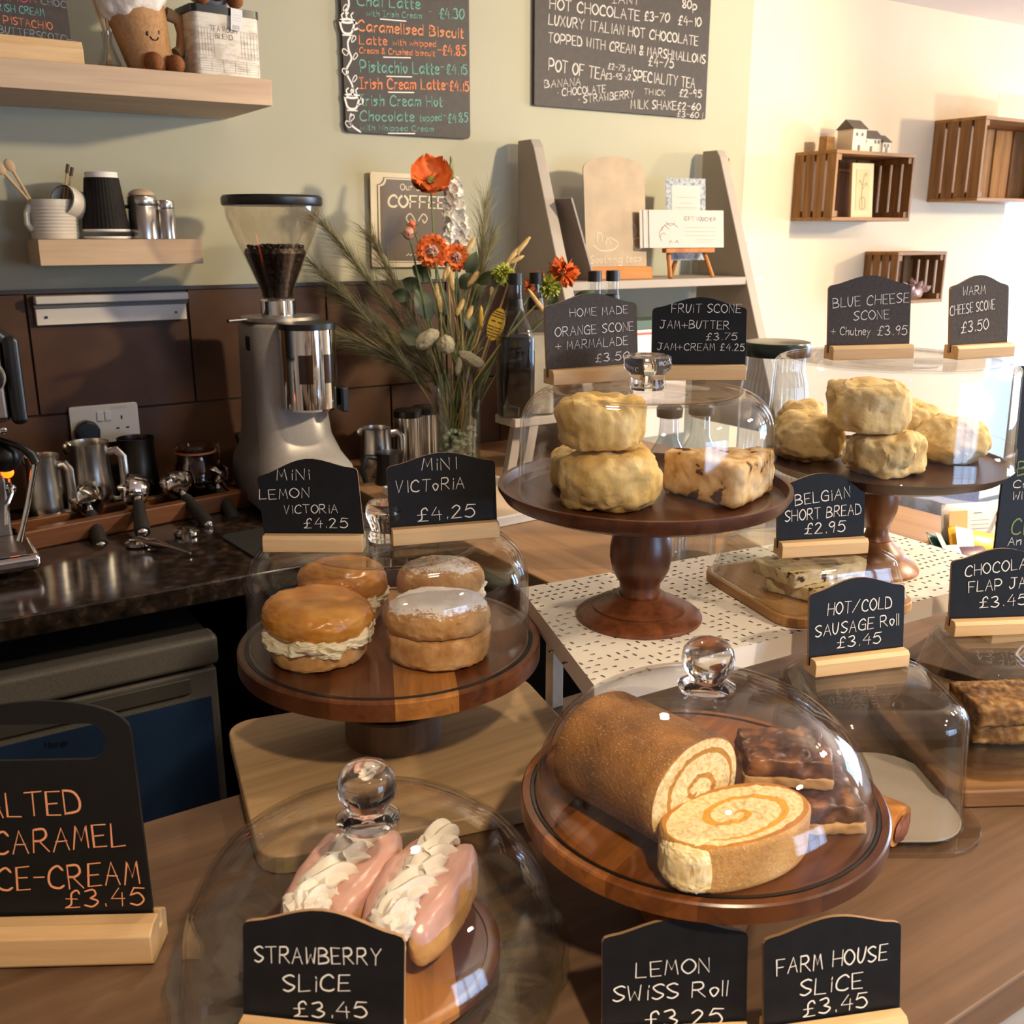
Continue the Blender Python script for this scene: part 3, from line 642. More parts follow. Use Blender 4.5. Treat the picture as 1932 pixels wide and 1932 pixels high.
o,zt=scone(a_,.045,.057,'cheese scone at the bottom of the front pair under the wide cover',14,M_scone2,P4,p=(.5,.5),amp=.010)
scone(a_-RT*.020+FH*.004,.047,.058,'square-sided cheese scone on top of the front pair',17,M_scone2,zt-.004,p=(.33,.35),amp=.006)
scone(PL(S4,-.092,.012),.044,.062,'wide cheese scone at the left under the cover',21,M_scone2,P4,p=(.75,.85))
scone(PL(S4,-.080,.085),.034,.062,'cheese scone at the far left back under the cover',25,M_scone2,P4)
scone(PL(S4,.045,.060),.038,.066,'craggy cheese scone standing behind the front pair',28,M_scone2,P4,amp=.009)
scone(PL(S4,.082,.005),.050,.060,'broad low cheese scone at the right under the cover',33,M_scone2,P4,p=(.8,.95),amp=.007)
# swiss roll
def swiss_mat(n,a,b_,crust,filling='b5813a',turns=2.35,ph=.62):
    m,nt,bs=newmat(n); v=coords(nt); s=N(nt,'ShaderNodeSeparateXYZ'); nt.links.new(v,s.inputs[0])
    y=M_(nt,'DIVIDE',s.outputs[1],a); z=M_(nt,'DIVIDE',s.outputs[2],b_)
    wob=M_(nt,'MULTIPLY',M_(nt,'SUBTRACT',noi(nt,v,30,3),.5),.10)
    r=M_(nt,'ADD',M_(nt,'SQRT',M_(nt,'ADD',M_(nt,'POWER',y,2),M_(nt,'POWER',z,2))),wob); th=M_(nt,'DIVIDE',M_(nt,'ARCTAN2',z,y),2*PI)
    sp=M_(nt,'FRACT',M_(nt,'ADD',M_(nt,'MULTIPLY',r,turns),M_(nt,'ADD',th,ph)))
    line=M_(nt,'LESS_THAN',M_(nt,'ABSOLUTE',M_(nt,'SUBTRACT',sp,.5)),.11)
    line=M_(nt,'MULTIPLY',line,M_(nt,'LESS_THAN',r,.80))
    g=noi(nt,v,260,4); h=noi(nt,v,420,3)
    crumb=ramp(nt,[(.35,'d2b47a'),(.55,'e9d5a6')],g)
    face=mixc(nt,line,crumb,filling)
    face=mixc(nt,M_(nt,'GREATER_THAN',r,.93),face,'b57a35')
    nn=N(nt,'ShaderNodeTexCoord'); s2=N(nt,'ShaderNodeSeparateXYZ'); nt.links.new(nn.outputs['Normal'],s2.inputs[0])
    onface=M_(nt,'GREATER_THAN',M_(nt,'ABSOLUTE',s2.outputs[0]),.6)
    cr=ramp(nt,[(.3,crust[0]),(.6,crust[1]),(.8,crust[2])],noi(nt,v,24,7))
    sug=M_(nt,'GREATER_THAN',noi(nt,v,900,2),.66)
    cr=mixc(nt,M_(nt,'MULTIPLY',sug,.5),cr,'f0e0c4')
    nt.links.new(mixc(nt,onface,cr,face),bs.inputs['Base Color']); bs.inputs['Roughness'].default_value=.72; bs.inputs['Specular IOR Level'].default_value=.3
    bump(nt,bs,g,.6,.002); return m
def roll(name,label,c,yaw,ln,a,b_,m,rot=None,z=None,seed=0):
    n=64; mb=MB(); k=14; vs=[];fs=[]
    prof=[]
    for i in range(n):
        q=2*PI*i/n; e=1+.03*noise.noise(Vector((math.cos(q)*1.3,math.sin(q)*1.3,seed)))
        prof.append((a*e*math.copysign(abs(math.cos(q))**.9,math.cos(q)),b_*e*math.copysign(abs(math.sin(q))**.9,math.sin(q))))
    rings=[-ln/2]+[-ln/2+.003]+[ -ln/2+.003+(ln-.006)*i/k for i in range(1,k)]+[ln/2-.003,ln/2]
    for ri,x in enumerate(rings):
        s_=.965 if ri in(0,len(rings)-1) else 1
        for (yy,zz) in prof:
            w=1+.02*noise.noise(Vector((x*14,yy*22,zz*22+seed))); vs.append((x,yy*s_*w,zz*s_*w))
    for i in range(len(rings)-1):
        for j in range(n): fs.append((i*n+j,i*n+(j+1)%n,(i+1)*n+(j+1)%n,(i+1)*n+j))
    # end faces as concentric rings so they can be rough
    for base,x,sg in ((0,-ln/2,-1),((len(rings)-1)*n,ln/2,1)):
        prev=[base+j for j in range(n)]
        for q in range(1,9):
            s_=.965*(1-q/9); cur=[]
            for (yy,zz) in prof:
                cur.append(len(vs)); vs.append((x+sg*.0022*noise.noise(Vector((yy*s_*260,zz*s_*260,seed))),yy*s_,zz*s_))
            for j in range(n): fs.append((prev[j],prev[(j+1)%n],cur[(j+1)%n],cur[j]))
            prev=cur
        fs.append(tuple(prev))
    mb.add(vs,fs); o=mb.build(name,m,angle=50)
    o.location=c; o.rotation_euler=rot if rot else (0,0,yaw)
    return tag(o,label,'cake')
M_bcrumb=nmat('sponge_crumb',[(.3,'d9ba7e'),(.6,'f2e0b2')],90,6,.75,.7,.002,spec=.2)
CR=('66452a','946639','b0834f'); CR2=('b08148','c99a5c','d8b07a')
M_roll=swiss_mat('swiss_roll',.054,.044,CR); A_=Z(1126,1395,P3+.043); B_=Z(1313,1492,P3+.043); A_.z=B_.z=P3+.0425; dv=B_-A_;
roll('swiss_roll','long sugared lemon swiss roll with its cut end facing the front',(A_+B_)/2,0,dv.length,.051,.0425,M_roll,rot=(0,0,math.atan2(dv.y,dv.x)),seed=1)
A2=Z(1262,1582,P3+.036); B2=Z(1505,1500,P3+.036); cc=(A2+B2)/2; dv=B2-A2; hy=math.atan2(dv.y,dv.x)
LS=dv.length*.52
M_slice=swiss_mat('swiss_roll_slice',LS,.034,CR2,'cf9c3c',1.9,.3)
o=roll('swiss_roll_slice','thick cut slice of lemon swiss roll lying in front of the roll',Vector((cc.x,cc.y,P3+.0195)),0,.037,LS,.036,M_slice,seed=5)
o.rotation_euler=(Matrix.Rotation(hy,4,'Z')@Matrix(((0,1,0,0),(0,0,1,0),(1,0,0,0),(0,0,0,1)))).to_euler()
fl=Z(1300,1628,P3+.016)
o2=MB().blob(.019,.021,.0185,(.45,.45),.002,40,7,5,None,amp2=.0010,freq2=420).build('crumb_flap',M_bcrumb,o)
o2.matrix_parent_inverse=(Matrix.Translation(o.location)@o.rotation_euler.to_matrix().to_4x4()).inverted(); o2.location=(fl.x,fl.y,P3+.0195); o2.rotation_euler=(0,0,hy+.5)
# chocolate-topped slices
M_choc=nmat('fruit_slice_top',[(.3,'2c170f'),(.5,'54301c'),(.66,'8a5a34')],60,6,.35,.5,.002,spec=.5)
M_base=nmat('pastry_base',[(.3,'a87c46'),(.7,'cba06a')],60,5,.75,.4,.0015,spec=.25)
def slice_(c,yaw,sx,sy,label,z):
    t=thing('farmhouse_slice',label,'cake',(c.x,c.y,z),yaw,'farmhouse slices')
    crumbly(MB().box(-sx/2,sx/2,-sy/2,sy/2,0,.009).build('pastry_base',M_base,t,smooth=False),.0018,.005,.010,2)
    crumbly(MB().box(-sx/2+.0006,sx/2-.0006,-sy/2+.0006,sy/2-.0006,.0085,.0245).build('fruit_filling',M_choc,t,smooth=False),.0018,.010,.016,3)
c_=Z(1512,1512,P3+.012); slice_(c_,R(-30),.084,.062,'lower dark fruit slice on pastry beside the swiss roll',P3+.0012)
c_=Z(1478,1425,P3+.040); slice_(c_,R(-38),.070,.058,'upper dark fruit slice resting on another beside the swiss roll',P3+.0265)
# strawberry slices
M_bun=nmat('bun',[(.3,'b27a3e'),(.6,'d3a05c')],30,5,.6,.3,.001,spec=.3)
M_pink=nmat('pink_icing',[(.3,'cb9a8c'),(.7,'dcb0a2')],18,4,.28,.12,.001,spec=.5,sss=.15)
M_jam=nmat('strawberry_jam',[(.3,'7c1a10'),(.7,'b23a22')],40,4,.12,.3,.001,spec=.6)
M_wcream=nmat('whipped_cream',[(.3,'e4d8c6'),(.7,'ece3d5')],80,4,.5,.25,.001,spec=.35,sss=.2)
def eclair(front,back,label,seed):
    z=P5+.012-.001; f=Z(*front,z+.03); b=Z(*back,z+.03); d=b-f; L=d.length; yaw=math.atan2(d.y,d.x); o=(f+b)/2
    t=thing('strawberry_slice',label,'cake',(o.x,o.y,P5+.0095),yaw,'strawberry slices')
    for s_,nm in ((1,'left'),(-1,'right')):
        Mx=Matrix.Translation((0,s_*.0195,.0215))@Matrix.Rotation(s_*.12,4,'X')
        MB().blob(L/2,.0175,.0215,(.55,.75),.002,40,seed+s_,5,Mx,amp2=.0008,freq2=200).build('bun_half',M_bun,t)
        MB().blob(L/2*.985,.0178,.0225,(.52,.72),.0018,34,seed+s_*3,5,Mx@Matrix.Translation((0,s_*.0005,.0022)),cut=.003,amp2=.0006,freq2=160).build('icing',M_pink,t)
    MB().blob(L/2*.90,.008,.010,(.6,.8),.003,60,seed+7,4,Matrix.Translation((-.004,-.004,.034))).build('jam',M_jam,t)
    pts=[];rr=[]
    for i in range(60):
        q=i/59; pts.append((-L/2*1.02+L*.98*q,.002*math.sin(q*9),.040+.0035*abs(math.sin(q*PI*5))+.002*math.sin(q*23))); rr.append(.0150*(.45+.55*min(1,8*q,6*(1-q)+.25))*(1+.13*math.sin(q*PI*11)))
    MB().tube(pts,rr,42,star=7,amp=.20,twist=.13).build('cream',M_wcream,t,angle=60)
    MB().blob(.018,.016,.016,(.8,.8),.006,120,seed+2,4,Matrix.Translation((-L/2*.96,0,.040))).build('cream_swirl',M_wcream,t)
eclair((578,1745),(712,1565),'pink iced strawberry slice with whipped cream, left of the pair',2)
eclair((735,1770),(850,1590),'pink iced strawberry slice with cream and crumbs, right of the pair',6)

# ================= more glass covers on the counter =================
def rbox_shell(w,d,h,r,tw,td,th,name,parent,m,loc,rot,n=8,topr=.02):
    """rounded box cover, open below: bottom size w,d - top size tw,td"""
    def ring(W_,D_,rr,z): return [(x,y,z) for x,y in rrect(W_,D_,rr,n)]
    ri=[ring(w,d,r,0),ring(w*.99,d*.99,r,.004)]
    for i in range(7):
        a=R(90*i/6); k=topr*(1-math.cos(a)); ri.append(ring(tw-2*k,td-2*k,max(r*.9-k,.004),h-topr+topr*math.sin(a)))
    k=topr+.004; inn=[[(x*(1-2*th/tw),y*(1-2*th/td),z-(th if z>h-topr*.5 else 0)) for x,y,z in q] for q in ri]
    mb=MB(); m_=len(ri[0]); L=ri[::1]; seq=inn[::-1][::1]
    # outer from bottom to top, top face; inner top face, inner down
    vs=[p for q in L for p in q]; fs=[]
    for i in range(len(L)-1):
        for j in range(m_): fs.append((i*m_+j,i*m_+(j+1)%m_,(i+1)*m_+(j+1)%m_,(i+1)*m_+j))
    fs.append(tuple((len(L)-1)*m_+j for j in range(m_)))
    mb.add(vs,fs); vs=[p for q in inn for p in q]; fs2=[f[::-1] for f in fs]; o=len(mb.v); mb.add(vs,fs2)
    for j in range(m_): mb.f.append((j,o+j,o+(j+1)%m_,(j+1)%m_)); mb.mi.append(0)
    return mb.build(name,m,parent,loc=loc,rot=rot,angle=50)
G_ACR=thin_glass('acrylic','f4f3f1',.045,.6)
G_BOX=thin_glass('box_glass','f7f8f7',.045,.7)
# shortbread box
SBC=(.9055,.7566); SBY=R(-14)
t=thing('serving_board','rounded wooden board holding the shortbread under its clear box','serving board',(*SBC,RT_Z+.0004),SBY)
MB().prism(rrect(.178,.196,.03,6),0,.0115,'xy').build('board',wood('teak_board','8b6238','b98a55','y',1,.45,.4),t,smooth=False,bevel=.0015)
t=thing('glass_cover','low rectangular clear cover over the two shortbread pieces','glass cover',(*SBC,RT_Z+.0122),SBY)
h=SB_T-RT_Z-.0128
rbox_shell(.170,.188,h,.028,.150,.168,.0025,'cover',t,G_BOX,(0,0,0),None,topr=.016)
M_short=nmat('shortbread',[(.36,'3e2417'),(.40,'cdb58a'),(.55,'dfcaa2'),(.7,'ebdabb')],60,6,.7,.5,.002,spec=.25)
for i,(ox,oy,a,z,lab) in enumerate(((0,0,6,0,'lower thick shortbread piece with chocolate chips in the clear box'),(-.008,.004,-9,.0165,'upper shortbread piece with chocolate chips in the clear box'))):
    o=MB().box(-.058,.058,-.033,.033,0,.0155).build('shortbread',M_short,loc=(SBC[0]+.004+ox,SBC[1]-.012+oy,RT_Z+.0128+z),rot=(0,0,SBY+R(20+a)))
    crumbly(o,.0022,.0045,.010,2); tag(o,lab,'biscuit','shortbread pieces')
# sausage roll box
SGC=(.812,.585); SGY=R(-33)
t=thing('serving_tray','pale round-cornered tray with white paper under the sausage roll cover','tray',(*SGC,.9504),SGY)
MB().prism(rrect(.206,.206,.06,8),0,.006,'xy').build('tray',thin_glass('tray_plastic','f6f4f2',.07,.6),t,smooth=False,bevel=.002)
MB().prism(rrect(.172,.172,.05,8),.0062,.0075,'xy').build('paper',mat('white_paper','b5aca2',.8),t,smooth=False)
t=thing('glass_cover','tall clear acrylic cover with flat top over the sausage roll','glass cover',(*SGC,.9572),SGY)
rbox_shell(.176,.176,SG_T-.9578,.05,.164,.164,.0025,'cover',t,G_ACR,(0,0,0),None,topr=.022)
M_pastry=nmat('golden_pastry',[(.3,'8a4f22'),(.55,'b9793a'),(.75,'d6a262')],36,6,.45,.5,.002,spec=.4)
f=Z(1706,1590,.9575); t=thing('sausage_roll','golden sausage roll with its filling showing at the end','pastry',(f.x-.020,f.y+.047,.959),R(105))
mb=MB(); pr_=[( .026*math.copysign(abs(math.cos(2*PI*i/32))**.85,math.cos(2*PI*i/32)),.0185*math.copysign(abs(math.sin(2*PI*i/32))**.8,math.sin(2*PI*i/32))) for i in range(32)]
mb.add([(x,y,z+.0185) for x in (-.048,-.042,-.02,0,.02,.042,.048) for y,z in ([(q[0]*(.93 if abs(x)>.045 else 1),q[1]*(.93 if abs(x)>.045 else 1)) for q in pr_])],
 [(i*32+j,i*32+(j+1)%32,(i+1)*32+(j+1)%32,(i+1)*32+j) for i in range(6) for j in range(32)]+[tuple(range(31,-1,-1)),tuple(192+j for j in range(32))])
o=mb.build('pastry_case',M_pastry,t); 
for x0 in (-.0505,.0484): MB().blob(.003,.0185,.0125,(.8,.8),.002,160,3,3,Matrix.Translation((x0+.001,0,.0175))).build('filling',nmat('sausage_meat',[(.3,'5e3222'),(.7,'8d5640')],120,5,.6,.4,.001),t)
# flapjack box
FJC=(1.035,.560); FJY=R(-30)
M_dkboard=wood('weathered_board','2c1f17','5d4534','x',1.2,.65,.3)
o=MB().box(-.16,.16,-.085,.085,0,.012).build('wooden_slab',M_dkboard,loc=(1.315,.735,.9504),rot=(0,0,R(12)),smooth=False,bevel=.002)
tag(o,'dark weathered wooden slab lying on the counter beside the riser','board')
t=thing('serving_board','thick rustic wooden board under the flapjack cover','serving board',(*FJC,.9504),FJY)
MB().prism(rrect(.245,.225,.02,4),0,.020,'xy').build('board',wood('rustic_board','5d3d25','9a7148','x',1,.55,.35),t,smooth=False,bevel=.003)
MB().prism(rrect(.215,.195,.04,6),.0203,.031,'xy').build('glass_base',thin_glass('dish_glass','f1f0ec',.07,.8),t,smooth=False,bevel=.003)
t=thing('glass_cover','sloping rectangular glass cover over the flapjacks at the right edge','glass cover',(*FJC,.9820),FJY)
h=FJ_T-.9826
rbox_shell(.205,.185,h,.035,.165,.145,.003,'cover',t,G_BOX,(0,0,0),None,topr=.014)
MB().tube([(-.02+.04*i/10,-.03,h-.003+.016*math.sin(PI*i/10)**.6) for i in range(11)],.005,12).build('handle',G_SOLID,t)
M_flap=nmat('flapjack',[(.3,'5d3a1c'),(.5,'9a6a36'),(.68,'c99a58')],75,7,.5,.9,.003,spec=.4)
for z,dx,a,lab in ((0,0,0,'lower oat flapjack in the glass box'),(.0245,-.006,8,'upper oat flapjack stacked in the glass box')):
    o=MB().box(-.045,.045,-.035,.035,0,.0225).build('flapjack',M_flap,loc=(FJC[0]-.015+dx,FJC[1]+.0,.9822+z),rot=(0,0,FJY+R(-6+a)))
    crumbly(o,.0022,.005,.006,1); tag(o,lab,'cake','flapjacks')

# ================= behind the counter: espresso corner =================
GZ=.93
M_ss=mat('stainless_steel','b9b4ad',.24,1); M_chrome=mat('chrome','dcd9d4',.06,1); M_black=mat('black_plastic','0f0e0e',.35)
M_brush=nmat('brushed_steel',[(.3,'8f8a84'),(.7,'a9a49d')],60,4,.34,.05,.0004,(1,1,20),metal=1)
M_blackr=mat('black_rubber','151312',.7)
t=thing('espresso_machine','stainless steel espresso machine at the left edge with glowing orange light','coffee machine')
MB().box(-.30,.20,2.02,2.34,GZ+.035,1.20).build('body',M_brush,t,smooth=False,bevel=.006)
MB().box(-.30,.2115,1.912,2.34,1.205,1.345).build('housing',M_ss,t,smooth=False,bevel=.01)
MB().box(.212,.238,1.905,2.34,1.20,1.352).build('side_trim',M_black,t,smooth=False,bevel=.010,seg=4)
MB().lathe([(0,0),(.028,0),(.034,.012),(.034,.085),(.028,.1),(0,.1)],32,Matrix.Translation((.185,2.06,1.352))).build('cup_rail',M_chrome,t)
b=MB().box(-.30,.228,1.885,2.02,GZ+.012,GZ+.042); b.build('drip_tray',M_chrome,t,smooth=False,bevel=.012,seg=4)
MB().box(-.28,.205,1.90,2.015,GZ+.0425,GZ+.047).build('grille',M_brush,t,smooth=False)
for x in (-.22,.17): MB().lathe([(0,GZ),(.02,GZ),(.02,GZ+.012),(0,GZ+.012)],20,Matrix.Translation((x,1.98,0))).build('foot',M_black,t)
MB().lathe([(0,0),(.024,0),(.026,.004),(.026,.018),(.023,.022),(0,.022)],32,Matrix.Translation((.180,1.911,1.285))@Matrix.Rotation(R(90),4,'X')).build('dial',M_black,t)
MB().lathe([(.027,0),(.031,0),(.031,.004),(.027,.004)],32,Matrix.Translation((.180,1.9115,1.285))@Matrix.Rotation(R(90),4,'X'),caps=(False,False)).build('dial_ring',M_chrome,t)
p=Y(8,862,1.975); MB().blob(.028,.028,.028,sub=3,M=Matrix.Translation(p)).build('steam_knob',M_black,t)
MB().tube([p,(p.x,2.022,p.z)],.008,12).build('knob_shaft',M_chrome,t)
p=Y(14,891,2.005); MB().blob(.011,.009,.011,sub=3,M=Matrix.Translation(p)).build('indicator_lamp',mat('orange_lamp','ff6a1a',.3,emit='ff4a08',es=5),t)
p=Y(20,922,2.012); MB().lathe([(0,0),(.009,0),(.009,.006),(.004,.008),(0,.008)],20,Matrix.Translation(p)@Matrix.Rotation(R(90),4,'X')).build('bolt',M_chrome,t)
p=Y(6,812,2.012); MB().lathe([(0,0),(.006,0),(.006,.005),(0,.006)],20,Matrix.Translation(p)@Matrix.Rotation(R(90),4,'X')).build('bolt',M_chrome,t)
W_=[Y(0,829,1.97),Y(25,838,1.95),Y(45,846,1.945),Y(60,858,1.94),Y(68,874,1.935)]
MB().tube(W_,[.0045,.0055,.007,.009,.0085],12).build('wand_joint',M_black,t)
MB().tube([Y(-6,827,2.0)]+W_[:3],.0045,12).build('wand_arm',M_chrome,t)
MB().tube([Y(66,876,1.935),Y(61,905,1.935),Y(52,955,1.93),Y(42,1000,1.925),Y(37,1020,1.925)],[.0055,.005,.005,.005,.007],12).build('steam_wand',M_chrome,t)
MB().tube([Y(16,905,2.015),Y(22,930,2.0),Y(12,955,1.99),Y(12,990,1.985)],.004,10).build('hot_water_spout',M_chrome,t)

def jug(px,py,r,h,label,name='milk_jug',hang=0,m=None,lip=1.0,handle=True,cat='jug',yw=None,zb=GZ):
    c=Z(px,py,zb) if yw is None else Vector((Y(px,py,yw).x,yw,zb)); t=thing(name,label,cat,(c.x,c.y,zb+.0004),hang,'steel milk jugs' if cat=='jug' else None)
    MB().lathe([(0,0),(r*.98,0),(r*1.02,.004),(r*1.03,h*.35),(r*.93,h*.62),(r*.90,h*.9),(r*.95,h),(r*.92,h),(r*.87,h*.9),(r*.90,h*.62),(r*1.0,h*.35),(r*.98,.006),(0,.005)],48).build('body',m or M_ss,t)
    if handle: MB().tube([(r*.9,0,h*.86),(r*1.25,0,h*.88),(r*1.5,0,h*.80),(r*1.52,0,h*.5),(r*1.42,0,h*.25),(r*.99,0,h*.22)],.006,10,flat=1.6).build('handle',m or M_ss,t)
    if handle: MB().blob(r*.25,r*.16,h*.09,sub=3,M=Matrix.Translation((-r*.94,0,h*.93))).build('spout',m or M_ss,t)
    return t
jug(95,990,.036,.155,'steel milk jug half behind the espresso machine',hang=R(-35),yw=2.20)
jug(180,965,.045,.165,'large steel milk jug with its handle to the right below the socket',hang=R(-25),yw=2.24)
jug(268,955,.042,.155,'dark steel knock-out canister beside the large milk jug',name='canister',m=mat('dark_steel','4d4843',.35,1),handle=False,cat='canister',yw=2.29)
# clip-top jar
c=Vector((Y(375,930,2.24).x,2.24,GZ)); t=thing('clip_top_jar','brown clip-top glass jar behind the portafilters','jar',(c.x,c.y,GZ+.0004))
MB().lathe(shell([(.040,.118),(.040,.10),(.046,.09),(.047,.01),(.044,0)],.003),40,caps=(False,False)).build('jar_body',thin_glass('brown_jar_glass','c9a68c',.06,.6),t)
MB().lathe([(0,.0015),(.043,.0015),(.0435,.085),(0,.087)],32).build('contents',nmat('cocoa',[(.3,'2a1710'),(.7,'43281a')],80,4,.8,.2),t)
MB().lathe([(0,.122),(.044,.122),(.045,.13),(.04,.136),(0,.139)],40).build('lid',thin_glass('jar_lid_glass','d9c0aa',.08,.7),t)
MB().lathe([(.041,.118),(.046,.118),(.046,.122),(.041,.122)],40,caps=(False,False)).build('seal',mat('orange_rubber','a5683f',.6),t)
MB().tube([(.046,.006,.12),(.055,.008,.13),(.056,.01,.10),(.052,.008,.08),(.047,.006,.09)],.0018,8).build('clip',M_chrome,t)
# funnel-topped tamper
c=Vector((Y(462,905,2.26).x,2.26,GZ)); t=thing('dosing_funnel','steel stand with a flared cup left of the grinder','funnel',(c.x,c.y,GZ+.0004))
MB().lathe([(0,0),(.034,0),(.034,.03),(.018,.045),(.010,.06),(.009,.10),(.018,.145),(.0165,.145),(.007,.10),(0,.10)],36).build('body',M_ss,t)
# wooden portafilter rest with portafilters
A=Z(40,1043,GZ); B=Z(478,955,GZ); A.z=B.z=0; dv=(B-A); yaw=math.atan2(dv.y,dv.x); Lb=dv.length; mid=(A+B)/2
t=thing('portafilter_rest','long wooden bar on the granite holding up the portafilters','wooden rest',(mid.x,mid.y,GZ+.0004),yaw)
MB().box(-Lb/2,Lb/2,0,.028,0,.038).build('front_rail',wood('rest_wood','4a2a15','7d4c26','x',1,.4,.45),t,smooth=False,bevel=.003)
MB().box(-Lb/2,Lb/2,.085,.105,0,.038).build('back_rail',MATS['rest_wood'],t,smooth=False,bevel=.003)
for x in (-Lb/2+.01,Lb/2-.03): MB().box(x,x+.02,.0285,.0845,.004,.034).build('cross_bar',MATS['rest_wood'],t,smooth=False)
PFG='portafilters on the wooden rest'
def portafilter(head,tail,label,roll_=0,spout=True,headz=.985):
    h=Z(head[0],head[1],headz); e=D(tail[0],tail[1],(h-CAM).dot(FW)-.105); dv=e-h; L=.115; yaw=math.atan2(dv.y,dv.x)
    t=thing('portafilter',label,'portafilter',h,yaw,PFG)
    pit=math.atan2(dv.z,math.hypot(dv.x,dv.y)); Lh=dv.length
    Mr=Matrix.Rotation(-pit,4,'Y')@Matrix.Rotation(roll_,4,'X')
    MB().lathe([(0,.004),(.026,.004),(.028,.020),(.033,.021),(.034,.015),(.033,.0),(.030,-.014),(.024,-.020),(0,-.021)],40,Mr).build('basket',M_chrome,t)
    if spout: MB().tube([Mr@Vector(q) for q in ((-.018,-.012,.026),(-.008,-.003,.033),(0,0,.030),(.008,.004,.034),(.02,.014,.028))],[.004,.006,.009,.006,.004],10).build('spout',M_chrome,t)
    MB().tube([Mr@Vector((.030,0,0)),Mr@Vector((.045,0,0))],.009,14).build('neck',M_chrome,t)
    MB().tube([Mr@Vector((x,0,0)) for x in (.044,.052,Lh*.55,Lh*.8,Lh-.010)],[.0105,.012,.0125,.0155,.0150],18).build('handle',M_blackr,t)
    MB().blob(.007,.0115,.0115,sub=3,M=Mr@Matrix.Translation((Lh-.008,0,0))).build('end_cap',M_chrome,t)
portafilter((165,945),(192,1035),'first portafilter from the left, basket up and black handle towards the front',.2)
portafilter((258,925),(270,1010),'second portafilter from the left, tipped on its side',1.3,headz=1.0)
portafilter((335,920),(397,995),'third portafilter from the left, in front of the clip-top jar',.3)
portafilter((405,905),(446,990),'rightmost portafilter beside the funnel cup',.2)
for (px,py,ang,lab,hd) in ((262,1026,-62,'small round steel tamper lying on the granite, left one',.11),(352,1006,-105,'round steel tamper with short handle on the granite, right one',.06)):
    c=Z(px,py,GZ+.004); t=thing('tamper',lab,'tamper',(c.x,c.y,GZ+.0004),R(ang),'tampers')
    MB().lathe([(0,0),(.022,0),(.025,.003),(.025,.009),(.018,.012),(.010,.010),(0,.010)],36).build('head',M_chrome,t)
    MB().tube([(.0,0,.012),(.03,0,.011),(.045,0,.012),(.052+hd*.3,0,.011),(.03+hd,0,.006)],[.008,.006,.010,.010 if hd<.1 else .004,.007 if hd<.1 else .002],12).build('handle',M_ss,t)
o=MB().prism(rrect(.26,.20,.02,4),0,.004,'xy').build('rubber_mat',M_blackr,loc=(.70,1.86,GZ+.0004),rot=(0,0,R(4)),smooth=False); tag(o,'flat black rubber mat on the granite before the grinder','mat')
# order rail
M_rail=mat('rail_white','dcd3c8',.4)
t=thing('order_rail','white two-bar order rail fixed to the brown tiles','order rail')
MB().box(.335,.652,2.372,2.3865,1.330,1.366).build('lower_bar',M_rail,t,smooth=False,bevel=.002)
MB().box(.335,.655,2.355,2.3865,1.375,1.392).build('upper_bar',M_rail,t,smooth=False,bevel=.003)
MB().box(.333,.655,2.366,2.3865,1.3665,1.3745).build('slot',mat('rail_slot','5b5a55',.5),t,smooth=False)
for x in (.355,.628): MB().lathe([(0,0),(.003,0),(.003,.002),(0,.002)],12,Matrix.Translation((x,2.3718,1.347))@Matrix.Rotation(R(90),4,'X')).build('screw',M_black,t)
# socket and plug
t=thing('wall_socket','white double wall socket with one black plug in it','socket',(.4515,2.3865,1.106),0)
MB().prism(rrect(.147,.087,.006,4),-.009,0,'xz').build('faceplate',mat('socket_white','ddd6cc',.35),t,smooth=False,bevel=.002)
for x in (-.010,.007): MB().box(x-.0065,x+.0065,-.0125,-.0092,.008,.029).build('switch',mat('switch_white','e4ded5',.3),t,smooth=False,bevel=.001)
b=MB(); 
for (x,z,a,c_) in ((.036,.012,.003,.007),(.026,-.012,.006,.003),(.047,-.012,.006,.003)): b.box(x-a/2*1.2,x+a/2*1.2,-.0095,-.0091,z-c_/2*1.2,z+c_/2*1.2)
b.build('pin_holes',M_black,t,smooth=False)
b=MB(); [ribbon(b,[(.014,z),(.048,z)],.0012,-.0093) for z in (.033,.036)]; b.build('sticker_print',mat('sticker_ink','b5935a',.6),t,smooth=False)
t=thing('plug','black three-pin plug in the left half of the wall socket','plug',(.4515-.042,2.377,1.095))
MB().prism([(-.024,-.02),(.024,-.02),(.026,.004),(.018,.019),(.0,.026),(-.018,.019),(-.026,.004)],-.026,0,'xz').build('plug_body',M_black,t,smooth=False,bevel=.005,seg=3)
MB().tube([(0,-.013,-.018),(0,-.013,-.045),(.002,-.008,-.09),(.008,-.004,-.162)],.0045,10).build('cable',M_black,t)
